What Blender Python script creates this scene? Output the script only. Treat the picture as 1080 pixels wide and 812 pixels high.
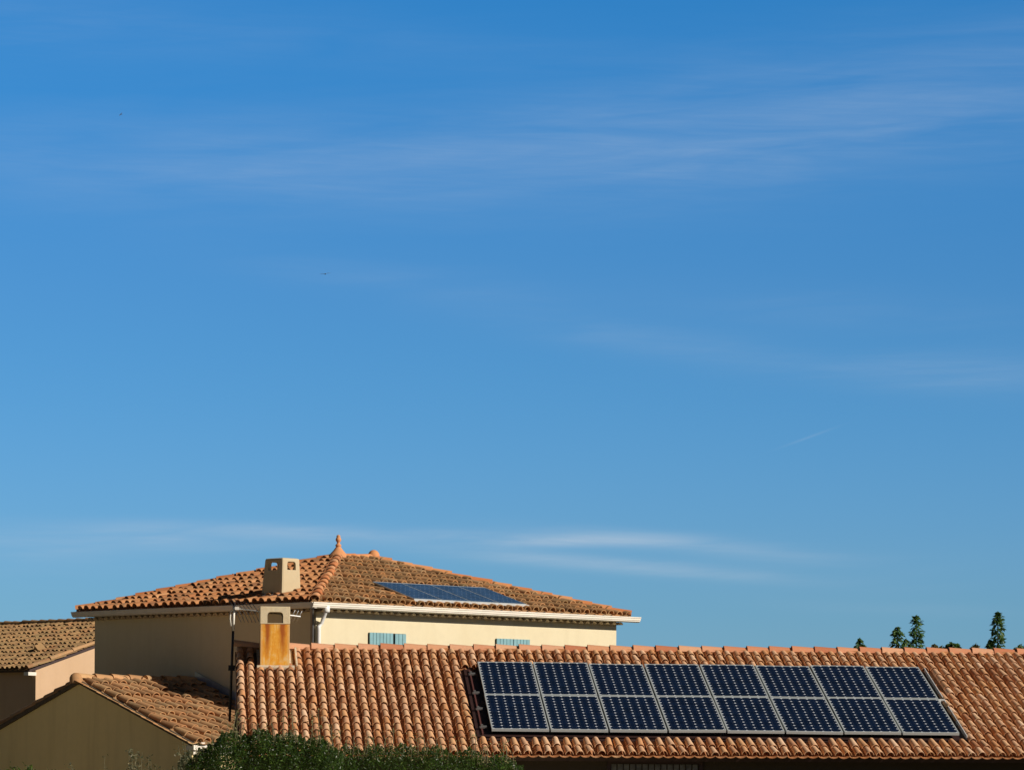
import bpy, bmesh, math, random
import numpy as np
from mathutils import Vector, Matrix

for o in list(bpy.data.objects):
    bpy.data.objects.remove(o)
sc = bpy.context.scene
COL = sc.collection
rnd = random.Random(7)
rng = np.random.default_rng(11)

# ------------------------------------------------------------------ camera
FPX, YH, ROLL, HC = 3578.5, 793.5, 0.008, 2.7      # focal length and horizon in photo pixels, roll, eye height
cam = bpy.data.cameras.new('camera')
camo = bpy.data.objects.new('camera', cam)
COL.objects.link(camo)
cam.sensor_fit = 'HORIZONTAL'
cam.sensor_width = 36.0
cam.lens = 36.0 * FPX / 1080.0
camo.location = (0, 0, HC)
camo.rotation_euler = (Matrix.Rotation(math.pi / 2, 3, 'X') @ Matrix.Rotation(ROLL, 3, 'Z')).to_euler()
cam.shift_x = 0.0
cam.shift_y = (YH - 406.0) / 1080.0
cam.clip_start = 0.5
cam.clip_end = 8000.0
sc.camera = camo

# ------------------------------------------------------------------ world and sun
SUN_EL, SUN_AZ = math.radians(28.0), math.radians(119.3)
world = bpy.data.worlds.new('World')
sc.world = world
world.use_nodes = True
wn = world.node_tree
WL = wn.links


def wnode(t, **kw):
    n = wn.nodes.new(t)
    for k, v in kw.items():
        setattr(n, k, v)
    return n


def wmath(op, a, b=None, clamp=False):
    n = wnode('ShaderNodeMath', operation=op, use_clamp=clamp)
    for i, v in enumerate((a, b)):
        if v is None:
            continue
        if isinstance(v, (int, float)):
            n.inputs[i].default_value = v
        else:
            WL.new(v, n.inputs[i])
    return n.outputs[0]


sky = wnode('ShaderNodeTexSky', sky_type='NISHITA', sun_disc=False)
sky.sun_elevation = SUN_EL
sky.sun_rotation = SUN_AZ
sky.dust_density = 0.4
sky.ozone_density = 3.0
tc = wnode('ShaderNodeTexCoord')
sep = wnode('ShaderNodeSeparateXYZ')
WL.new(tc.outputs['Generated'], sep.inputs[0])
az = wmath('ARCTAN2', sep.outputs[0], sep.outputs[1])
el = wmath('ARCSINE', sep.outputs[2])
# clear deep autumn blue: the air filters the red towards the zenith
ramp = wnode('ShaderNodeValToRGB')
WL.new(wmath('MULTIPLY', el, 2.0, True), ramp.inputs[0])
cr = ramp.color_ramp
cr.interpolation = 'EASE'
SKYRAMP = [(0.0, (.40, .72, 1.26)), (0.10, (.33, .65, 1.08)), (0.25, (.265, .64, 1.03)), (0.44, (.165, .69, 1.13)), (0.53, (.10, .15, .19)), (1.0, (.12, .11, .095))]
cr.elements[0].position = SKYRAMP[0][0]
cr.elements[1].position = SKYRAMP[-1][0]
for p_, c_ in SKYRAMP[1:-1]:
    cr.elements.new(p_)
for e_, (p_, c_) in zip(cr.elements, SKYRAMP):
    e_.position = p_
    e_.color = (*[v / 1.4 for v in c_], 1)
mul = wnode('ShaderNodeMix', data_type='RGBA', blend_type='MULTIPLY')
mul.inputs[0].default_value = 1
WL.new(sky.outputs[0], mul.inputs[6])
WL.new(ramp.outputs[0], mul.inputs[7])
gain = wnode('ShaderNodeMix', data_type='RGBA', blend_type='MULTIPLY')
gain.inputs[0].default_value = 1
gain.inputs[7].default_value = (1.4, 1.4, 1.4, 1)
WL.new(mul.outputs[2], gain.inputs[6])

# thin cirrus: soft wind-drawn streaks high in the air, placed by azimuth and elevation
comb = wnode('ShaderNodeCombineXYZ')
WL.new(wmath('MULTIPLY', az, 14.0), comb.inputs[0])
WL.new(wmath('MULTIPLY', wmath('ADD', el, wmath('MULTIPLY', az, -0.05)), 130.0), comb.inputs[1])
ns = wnode('ShaderNodeTexNoise')
ns.inputs['Scale'].default_value = 1.0
ns.inputs['Detail'].default_value = 6.0
ns.inputs['Roughness'].default_value = 0.55
ns.inputs['Distortion'].default_value = 0.6
WL.new(comb.outputs[0], ns.inputs['Vector'])
nz = wmath('MULTIPLY', wmath('SUBTRACT', ns.outputs[0], 0.30), 2.6, True)
comb2 = wnode('ShaderNodeCombineXYZ')
WL.new(wmath('MULTIPLY', az, 26.0), comb2.inputs[0])
WL.new(wmath('MULTIPLY', wmath('ADD', el, wmath('MULTIPLY', az, .03)), 520.0), comb2.inputs[1])
nf = wnode('ShaderNodeTexNoise')
nf.inputs['Scale'].default_value = 1.0
nf.inputs['Detail'].default_value = 5.0
nf.inputs['Roughness'].default_value = 0.6
nf.inputs['Distortion'].default_value = 1.2
WL.new(comb2.outputs[0], nf.inputs['Vector'])
fib = wmath('ADD', wmath('MULTIPLY', wmath('SUBTRACT', nf.outputs[0], 0.30), 0.75, True), 0.74)
nlow = wnode('ShaderNodeTexNoise')
nlow.inputs['Scale'].default_value = 0.35
nlow.inputs['Detail'].default_value = 3.0
WL.new(comb.outputs[0], nlow.inputs['Vector'])


def streak(px, py, wx, hy, slope, strength, curve=0.0):
    a0, e0 = (px - 540) / FPX, (YH - py) / FPX
    da = wmath('SUBTRACT', az, a0)
    de = wmath('SUBTRACT', wmath('SUBTRACT', el, e0), wmath('MULTIPLY', da, -slope))
    if curve:
        de = wmath('SUBTRACT', de, wmath('MULTIPLY', wmath('MULTIPLY', da, da), curve))
    x = wmath('MULTIPLY', da, FPX / wx)
    y = wmath('MULTIPLY', de, FPX / hy)
    s = wmath('ADD', wmath('MULTIPLY', x, x), wmath('MULTIPLY', y, y))
    return wmath('MULTIPLY', wmath('POWER', 2.718, wmath('MULTIPLY', s, -1.0)), strength)


STREAKS = [(880, 135, 360, 70, -.10, .19), (1060, 90, 280, 60, -.10, .15), (300, 178, 360, 50, .0, .19), (640, 160, 280, 45, -.05, .14),
           (60, 40, 220, 40, .0, .12), (450, 60, 320, 30, .03, .07), (120, 190, 200, 40, .0, .10),
           (1020, 395, 170, 20, .05, .24), (690, 362, 200, 18, .14, .15), (420, 300, 180, 18, .1, .10), (880, 330, 200, 24, .08, .10),
           (720, 573, 135, 9, .09, .50), (600, 571, 120, 6, -.04, .36), (400, 565, 260, 7, .02, .56), (150, 572, 240, 13, -.01, .36), (620, 593, 170, 8, .07, .60), (760, 605, 90, 5, .06, .14),
           (90, 600, 140, 26, .0, .10), (180, 576, 60, 6, .05, .16), (30, 590, 60, 8, .0, .12), (900, 600, 160, 30, .0, .07),
           (940, 640, 120, 8, .03, .10)]
tot = None
for s_ in STREAKS:
    v = streak(*s_)
    tot = v if tot is None else wmath('ADD', tot, v)
tot = wmath('MULTIPLY', tot, wmath('MULTIPLY', wmath('ADD', wmath('MULTIPLY', nz, 0.50), 0.22), fib))
tot = wmath('ADD', tot, wmath('MULTIPLY', streak(849, 461, 24, 1.3, -.36, .10), 1.0))   # short vapour trail
cmix = wnode('ShaderNodeMix', data_type='RGBA', blend_type='MIX', clamp_factor=True)
WL.new(tot, cmix.inputs[0])
WL.new(gain.outputs[2], cmix.inputs[6])
cmix.inputs[7].default_value = (4.9, 5.9, 7.0, 1)
bg = wn.nodes['Background']
bg.inputs['Strength'].default_value = 0.10
WL.new(cmix.outputs[2], bg.inputs['Color'])

sun = bpy.data.lights.new('sun', 'SUN')
sun.energy = 5.0
sun.angle = math.radians(0.5)
sun.color = (1.0, 0.91, 0.79)
suno = bpy.data.objects.new('sun', sun)
COL.objects.link(suno)
SDIR = Vector((math.sin(SUN_AZ) * math.cos(SUN_EL), math.cos(SUN_AZ) * math.cos(SUN_EL), math.sin(SUN_EL)))
suno.rotation_euler = SDIR.to_track_quat('Z', 'Y').to_euler()
suno.location = (40, -20, 60)

vs = sc.view_settings
vs.view_transform = 'Standard'
vs.look = 'None'
vs.exposure = 0.0
vs.gamma = 1.0
vs.use_curve_mapping = False

# ------------------------------------------------------------------ where things stand (metres)
UP = np.array([0, 0, 1.0])
CAM = np.array([0, 0, HC])


def at(x, y, Y):
    """point seen at photo pixel (x, y) at depth Y"""
    px, py = x - 540, YH - y
    k = 1 + ROLL * ROLL
    return CAM + Y * np.array([(px - ROLL * py) / k / FPX, 1, (py + ROLL * px) / k / FPX])


def hit(x, y, P0, n):
    d = at(x, y, 1.0) - CAM
    return CAM + d * (np.dot(P0 - CAM, n) / np.dot(d, n))


# the long low building's front slope
TH, PI_ = 0.0825, 0.3307
R0 = np.array([math.cos(TH), math.sin(TH), 0])
F0 = np.array([-math.sin(TH) * math.cos(PI_), math.cos(TH) * math.cos(PI_), math.sin(PI_)])
N0 = np.cross(R0, F0)
ARR = CAM + np.array([-.3521, 58.0077, .3717])       # lower left corner of the big solar array, on its glass
RP0 = ARR - .13 * N0
RR = R0 * math.cos(.012) + F0 * math.sin(.012)
RF = np.cross(N0, RR)
# the hipped house
K = 1.06
AH = .7534
D1 = np.array([math.cos(AH), math.sin(AH), 0])
D2 = np.array([-math.sin(AH), math.cos(AH), 0])
HCN = CAM + K * np.array([-3.8754, 66, 2.8352])
L1, L2, RISE = 9.0234 * K, 7.9891 * K, 1.3488 * K
OV = .34 * K
WC = HCN + OV * (D1 + D2)                              # wall corner line at gutter height
WL1, WL2 = 8.306 * K, 7.293 * K

# ------------------------------------------------------------------ materials


class MatB:
    def __init__(self, name):
        self.m = bpy.data.materials.new(name)
        self.m.use_nodes = True
        self.t = self.m.node_tree
        self.b = self.t.nodes['Principled BSDF']
        self.out = self.t.nodes['Material Output']

    def n(self, t, **kw):
        x = self.t.nodes.new(t)
        for k, v in kw.items():
            setattr(x, k, v)
        return x

    def l(self, a, b):
        self.t.links.new(a, b)

    def coords(self):
        if not hasattr(self, '_tc'):
            self._tc = self.n('ShaderNodeTexCoord')
        return self._tc.outputs['Object']

    def noise(self, scale, detail=4, rough=.6, vec=None, stretch=None):
        nn = self.n('ShaderNodeTexNoise')
        nn.inputs['Scale'].default_value = scale
        nn.inputs['Detail'].default_value = detail
        nn.inputs['Roughness'].default_value = rough
        v = vec or self.coords()
        if stretch:
            mp = self.n('ShaderNodeMapping')
            mp.inputs['Scale'].default_value = stretch
            self.l(v, mp.inputs[0])
            v = mp.outputs[0]
        self.l(v, nn.inputs['Vector'])
        return nn.outputs[0]

    def ramp(self, fac, stops, interp='LINEAR'):
        r = self.n('ShaderNodeValToRGB')
        r.color_ramp.interpolation = interp
        while len(r.color_ramp.elements) < len(stops):
            r.color_ramp.elements.new(.5)
        for e, (p, c) in zip(r.color_ramp.elements, stops):
            e.position = p
            e.color = (*c, 1) if len(c) == 3 else c
        self.l(fac, r.inputs[0])
        return r.outputs[0]

    def mix(self, fac, a, b, mode='MIX'):
        x = self.n('ShaderNodeMix', data_type='RGBA', blend_type=mode)
        for s, v in ((0, fac), (6, a), (7, b)):
            if isinstance(v, (int, float)):
                x.inputs[s].default_value = v
            elif isinstance(v, tuple):
                x.inputs[s].default_value = (*v, 1)
            else:
                self.l(v, x.inputs[s])
        return x.outputs[2]

    def math(self, op, a, b=None, clamp=False):
        x = self.n('ShaderNodeMath', operation=op, use_clamp=clamp)
        for i, v in enumerate((a, b)):
            if v is None:
                continue
            if isinstance(v, (int, float)):
                x.inputs[i].default_value = v
            else:
                self.l(v, x.inputs[i])
        return x.outputs[0]

    def bump(self, h, strength=.3, dist=.01):
        x = self.n('ShaderNodeBump')
        x.inputs['Strength'].default_value = strength
        x.inputs['Distance'].default_value = dist
        self.l(h, x.inputs['Height'])
        self.l(x.outputs[0], self.b.inputs['Normal'])

    def col(self, c):
        if isinstance(c, tuple):
            self.b.inputs['Base Color'].default_value = (*c, 1)
        else:
            self.l(c, self.b.inputs['Base Color'])

    def rough(self, v):
        if isinstance(v, (int, float)):
            self.b.inputs['Roughness'].default_value = v
        else:
            self.l(v, self.b.inputs['Roughness'])


def mat_plain(name, c, rough=.6, metal=0.0, var=.12, scale=6.0, bump=.0):
    m = MatB(name)
    n = m.noise(scale)
    lo = tuple(v * (1 - var) for v in c)
    hi = tuple(min(1, v * (1 + var)) for v in c)
    m.col(m.ramp(n, [(.3, lo), (.7, hi)]))
    m.rough(rough)
    m.b.inputs['Metallic'].default_value = metal
    if bump:
        m.bump(m.noise(scale * 12, 6), bump, .006)
    return m.m


def mat_render(name, c, stain, rain=.5, grain=.35):
    """trowelled wall render with faint blotches and rain runs"""
    m = MatB(name)
    big = m.noise(.7, 5, .6)
    runs = m.noise(1.0, 4, .6, stretch=(3.5, 3.5, .25))
    base = m.mix(m.math('MULTIPLY', m.math('SUBTRACT', big, .42), 1.6, True), c, tuple(v * s for v, s in zip(c, (.90, .87, .80))))
    base = m.mix(m.math('MULTIPLY', m.math('SUBTRACT', runs, .52), 2.2 * rain, True), base, stain)
    fine = m.noise(60, 3, .7)
    mid = m.noise(6, 5, .65)
    base = m.mix(m.math('MULTIPLY', m.math('SUBTRACT', mid, .45), 1.2, True), base, tuple(v * .86 for v in c))
    base = m.mix(m.math('MULTIPLY', fine, .16), base, tuple(v * .72 for v in c))
    m.col(base)
    m.rough(.92)
    m.bump(m.noise(75, 5, .7), grain, .008)
    return m.m


def mat_tile(name, palette, lichen=None, amount=.0, pan=None, dirt=(.10, .07, .05)):
    """fired clay tiles: every tile its own shade (attribute tint.r), troughs (tint.b) and weathering"""
    m = MatB(name)
    at_ = m.n('ShaderNodeAttribute', attribute_name='tint')
    s = m.n('ShaderNodeSeparateColor')
    m.l(at_.outputs['Color'], s.inputs[0])
    st = [(i / (len(palette) - 1), c) for i, c in enumerate(palette)]
    c = m.ramp(s.outputs[0], st)
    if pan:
        c = m.mix(m.math('MULTIPLY', s.outputs[2], .8), c, pan)  # more orange clay, also darkened to deepen the shade between columns
    n1 = m.noise(9, 6, .65)
    n2 = m.noise(2.2, 4, .6)
    if lichen:
        f = m.math('ADD', m.math('SUBTRACT', n1, .62 - amount * .3), m.math('MULTIPLY', m.math('SUBTRACT', s.outputs[1], .5), .22))
        f = m.math('ADD', f, m.math('MULTIPLY', m.math('SUBTRACT', n2, .5), .5))
        c = m.mix(m.math('MULTIPLY', f, 4.0, True), c, lichen)
    n3 = m.noise(28, 4, .7)
    c = m.mix(m.math('MULTIPLY', m.math('SUBTRACT', n3, .56), 2.0, True), c, dirt)
    n4 = m.noise(16, 3, .6)
    c = m.mix(m.math('MULTIPLY', m.math('SUBTRACT', n4, .62), 1.6, True), c, m.mix(.4, c, (.70, .56, .40)))
    m.col(c)
    m.rough(.88)
    m.bump(m.noise(90, 5, .7), .35, .004)
    return m.m


M = {}
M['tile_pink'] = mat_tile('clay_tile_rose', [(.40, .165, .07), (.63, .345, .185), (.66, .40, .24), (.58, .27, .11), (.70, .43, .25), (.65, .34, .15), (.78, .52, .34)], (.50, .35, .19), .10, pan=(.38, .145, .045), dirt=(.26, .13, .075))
M['tile_ridge'] = mat_tile('clay_ridge_tile', [(.46, .16, .075), (.58, .25, .13), (.64, .34, .20), (.60, .29, .15), (.66, .38, .23)], (.50, .30, .17), .05, dirt=(.22, .10, .06))
M['tile_orange'] = mat_tile('clay_tile_orange', [(.22, .095, .04), (.42, .165, .055), (.48, .22, .085), (.38, .145, .05), (.56, .28, .12)], (.22, .13, .06), .35, dirt=(.08, .05, .035))
M['tile_brown'] = mat_tile('clay_tile_lichen', [(.22, .12, .05), (.42, .225, .095), (.33, .175, .07), (.54, .26, .10), (.48, .31, .16)], (.30, .195, .085), .38, dirt=(.09, .06, .04))
M['tile_gold'] = mat_tile('clay_tile_golden', [(.28, .14, .06), (.46, .25, .11), (.54, .32, .15), (.50, .24, .10), (.44, .27, .13)], (.33, .22, .11), .35, dirt=(.10, .065, .04))
M['tile_far'] = mat_tile('clay_tile_old', [(.18, .10, .045), (.31, .18, .075), (.37, .22, .095), (.34, .165, .065)], (.26, .175, .075), .5, dirt=(.08, .055, .035))
M['hip_tile'] = mat_tile('clay_hip_tile', [(.44, .14, .045), (.58, .22, .08), (.64, .31, .14), (.60, .24, .085)], (.40, .26, .15), .15, dirt=(.14, .08, .05))
M['wall_cream'] = mat_render('cream_render', (.71, .625, .43), (.58, .48, .30), .6)
M['chimney_render'] = mat_render('tan_chimney_render', (.58, .47, .30), (.40, .32, .20), .9, .5)
M['wall_ochre'] = mat_render('ochre_render', (.90, .71, .36), (.58, .43, .20), .8)
M['wall_peach'] = mat_render('peach_render', (.62, .42, .26), (.52, .34, .20), .6, .9)
M['wall_dark'] = mat_render('brown_render', (.30, .20, .12), (.2, .13, .08), .5)
M['wall_front'] = mat_render('eave_shade_render', (.06, .045, .03), (.045, .032, .02), .5)  # near-black: the eave's shade is put into the wall colour
M['mortar'] = mat_plain('lime_mortar', (.60, .50, .36), .95, 0, .25, 14, .4)
M['white_paint'] = mat_plain('white_paint', (.78, .72, .62), .5, 0, .06, 3)
M['white_pvc'] = mat_plain('white_pipe', (.80, .79, .76), .35, 0, .04, 3)
M['teal'] = mat_plain('teal_shutter_paint', (.20, .38, .42), .55, 0, .12, 5)
M['dark_metal'] = mat_plain('dark_steel', (.035, .034, .036), .5, .6, .2, 8)
M['grey_metal'] = mat_plain('grey_steel', (.30, .30, .30), .45, .7, .12, 8)
M['alu'] = mat_plain('anodised_aluminium', (.43, .47, .48), .45, .15, .06, 5)
M['alu_clear'] = mat_plain('bright_aluminium', (.72, .73, .73), .5, .3, .05, 5)
M['tray'] = mat_plain('brown_tray_metal', (.045, .022, .02), .5, .2, .2, 6)
M['zinc'] = mat_plain('zinc_flashing', (.40, .44, .50), .35, .6, .12, 4)
M['slate_dark'] = mat_plain('dark_opening', (.02, .018, .016), .9)
M['eave_shutter'] = mat_plain('shaded_roller_shutter', (.14, .14, .135), .6, 0, .4, 9)
M['glass_dark'] = mat_plain('dark_window_glass', (.02, .025, .03), .08)
M['cable'] = mat_plain('white_cable', (.75, .72, .64), .5)
M['feather'] = mat_plain('hazed_feathers', (.12, .14, .17), .8)  # bluish lift puts the haze of distance into the colour


def mat_rust():
    m = MatB('rust_stained_render')
    c0 = (.50, .33, .13)
    big = m.noise(5, 5, .65)
    streak_ = m.noise(1.0, 5, .65, stretch=(30, 30, 2.6))
    oc = m.ramp(m.math('ADD', m.math('MULTIPLY', big, .5), m.math('MULTIPLY', streak_, .5)),
                [(.36, (.70, .37, .06)), (.46, (.66, .27, .018)), (.54, (.74, .37, .045)), (.64, (.72, .50, .22))])
    # two rust runs that start under the corners of the opening (u,v of the front face)
    uv = m.n('ShaderNodeUVMap')
    sp = m.n('ShaderNodeSeparateXYZ')
    m.l(uv.outputs[0], sp.inputs[0])
    wob = m.math('MULTIPLY', m.math('SUBTRACT', m.noise(4, 3), .5), .12)
    u = m.math('ADD', sp.outputs[0], wob)
    run = None
    for c_, w_ in ((.24, .085), (.76, .095)):
        d = m.math('DIVIDE', m.math('SUBTRACT', u, c_), w_)
        g = m.math('POWER', 2.718, m.math('MULTIPLY', m.math('MULTIPLY', d, d), -1.0))
        run = g if run is None else m.math('ADD', run, g)
    fade = m.math('MULTIPLY', m.math('SUBTRACT', sp.outputs[1], .10), 1.15, True)
    run = m.math('MULTIPLY', m.math('MULTIPLY', run, fade), m.math('ADD', .35, m.math('MULTIPLY', streak_, 1.0)), True)
    c = m.mix(m.math('MULTIPLY', run, 1.7, True), oc, (.34, .085, .006))
    # pale edges where the rain keeps the arris clean
    e = m.math('MULTIPLY', m.math('SUBTRACT', m.math('ABSOLUTE', m.math('SUBTRACT', sp.outputs[0], .5)), .40), 8, True)
    c = m.mix(m.math('MULTIPLY', e, .7), c, (.56, .44, .26))
    m.col(c)
    m.rough(.92)
    m.bump(m.noise(70, 5, .7), .4, .006)
    return m.m


M['rust'] = mat_rust()


def mat_cap():
    m = MatB('weathered_chimney_cap')
    n = m.noise(9, 6, .7)
    c = m.ramp(n, [(.3, (.54, .43, .27)), (.5, (.64, .54, .36)), (.7, (.52, .45, .32))])
    n2 = m.noise(40, 4, .7)
    c = m.mix(m.math('MULTIPLY', m.math('SUBTRACT', n2, .55), 3, True), c, (.30, .25, .17))
    m.col(c)
    m.rough(.95)
    m.bump(m.noise(80, 4), .5, .006)
    return m.m


M['cap'] = mat_cap()


def mat_cells(name, cell, back, nx, ny, spec=.5, diamond=.20):
    """solar cells from the panel's own UV: rounded-corner cells on a white sheet, busbars as hairlines"""
    m = MatB(name)
    uv = m.n('ShaderNodeUVMap')
    sp = m.n('ShaderNodeSeparateXYZ')
    m.l(uv.outputs[0], sp.inputs[0])
    x = m.math('MULTIPLY', sp.outputs[0], nx)
    y = m.math('MULTIPLY', sp.outputs[1], ny)
    fx = m.math('ABSOLUTE', m.math('SUBTRACT', m.math('FRACT', x), .5))
    fy = m.math('ABSOLUTE', m.math('SUBTRACT', m.math('FRACT', y), .5))
    dia = m.math('GREATER_THAN', m.math('ADD', fx, fy), 1.0 - diamond)
    gx = m.math('MULTIPLY', m.math('GREATER_THAN', fx, .5 - .012), .16)
    gy = m.math('MULTIPLY', m.math('GREATER_THAN', fy, .5 - .010), .05)
    wht = m.math('MAXIMUM', dia, m.math('MAXIMUM', gx, gy))
    bus = m.math('MULTIPLY', m.math('LESS_THAN', m.math('ABSOLUTE', m.math('SUBTRACT', fx, .22)), .005), .5)
    ci = m.n('ShaderNodeTexWhiteNoise', noise_dimensions='3D')
    cb = m.n('ShaderNodeCombineXYZ')
    m.l(m.math('FLOOR', x), cb.inputs[0])
    m.l(m.math('FLOOR', y), cb.inputs[1])
    oi = m.n('ShaderNodeObjectInfo')
    m.l(oi.outputs['Random'], cb.inputs[2])
    m.l(cb.outputs[0], ci.inputs['Vector'])
    cc = m.mix(ci.outputs['Value'], tuple(v * .82 for v in cell), tuple(v * 1.2 for v in cell))
    cc = m.mix(m.math('MULTIPLY', bus, .5), cc, (.30, .33, .38))
    c = m.mix(wht, cc, back)
    m.col(c)
    dust = m.noise(3, 4)
    m.rough(m.ramp(dust, [(.3, (.10, .10, .10)), (.7, (.20, .20, .20))]))
    m.b.inputs['IOR'].default_value = 1.36
    m.b.inputs['Coat Weight'].default_value = 0.0
    return m.m


M['cells'] = mat_cells('mono_solar_cells', (.0035, .0105, .033), (.62, .67, .74), 6, 12, diamond=.16)
M['cells_small'] = mat_cells('sky_tinted_cells', (.040, .095, .20), (.20, .28, .40), 6, 9, diamond=.14)  # lighter blue: the sky's reflection is put into the cell colour


def mat_leaf(name, stops, gloss=.4, trans=.25, spec=.5):
    m = MatB(name)
    a = m.n('ShaderNodeAttribute', attribute_name='tint')
    s = m.n('ShaderNodeSeparateColor')
    m.l(a.outputs['Color'], s.inputs[0])
    c = m.ramp(s.outputs[0], stops)
    m.col(c)
    m.rough(gloss)
    m.b.inputs['Specular IOR Level'].default_value = spec
    tr = m.n('ShaderNodeBsdfTranslucent')
    m.l(m.mix(.5, c, (.16, .24, .03)), tr.inputs[0])
    mx = m.n('ShaderNodeMixShader')
    mx.inputs[0].default_value = trans
    m.l(m.b.outputs[0], mx.inputs[1])
    m.l(tr.outputs[0], mx.inputs[2])
    m.l(mx.outputs[0], m.out.inputs[0])
    return m.m


M['leaf_hedge'] = mat_leaf('hedge_leaf', [(0, (.008, .020, .005)), (.40, (.030, .068, .010)), (.72, (.085, .155, .022)), (1, (.27, .33, .075))], .38, .3, .4)
M['leaf_sprig'] = mat_leaf('sprig_leaf', [(0, (.07, .085, .03)), (.6, (.20, .19, .075)), (1, (.42, .37, .18))], .5, .25, .3)
M['leaf_olive'] = mat_leaf('greyish_leaf', [(0, (.05, .06, .03)), (.6, (.10, .11, .055)), (1, (.26, .24, .14))], .5, .2)
M['leaf_weed'] = mat_leaf('weed_leaf', [(0, (.035, .04, .018)), (.6, (.08, .085, .035)), (1, (.2, .18, .09))], .6, .25)
M['leaf_tree'] = mat_leaf('tree_leaf', [(0, (.025, .065, .018)), (.5, (.065, .14, .036)), (1, (.15, .23, .075))], .45, .3, .4)
M['leaf_dry'] = mat_leaf('dry_tree_leaf', [(0, (.06, .055, .025)), (.6, (.12, .11, .045)), (1, (.2, .17, .08))], .55, .25)
M['bark'] = mat_plain('bark', (.10, .075, .05), .9, 0, .3, 12, .4)
M['stem'] = mat_plain('green_brown_stem', (.11, .10, .05), .8, 0, .25, 12)


def mat_ground():
    m = MatB('dry_grass_ground')
    n = m.noise(.25, 6)
    n2 = m.noise(3, 6, .7)
    c = m.ramp(n, [(.35, (.13, .10, .045)), (.5, (.10, .085, .035)), (.65, (.16, .12, .06))])
    c = m.mix(m.math('MULTIPLY', n2, .5), c, (.07, .075, .03))
    m.col(c)
    m.rough(1.0)
    m.bump(n2, .6, .05)
    return m.m


M['ground'] = mat_ground()
M['gravel'] = mat_plain('bounce_gravel', (.78, .66, .44), .95, 0, .18, 9, .5)
M['blocker_ground'] = mat_plain('sky_blocker_earth', (.085, .075, .035), 1.0, 0, .4, .05)

# ------------------------------------------------------------------ mesh helpers


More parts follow.
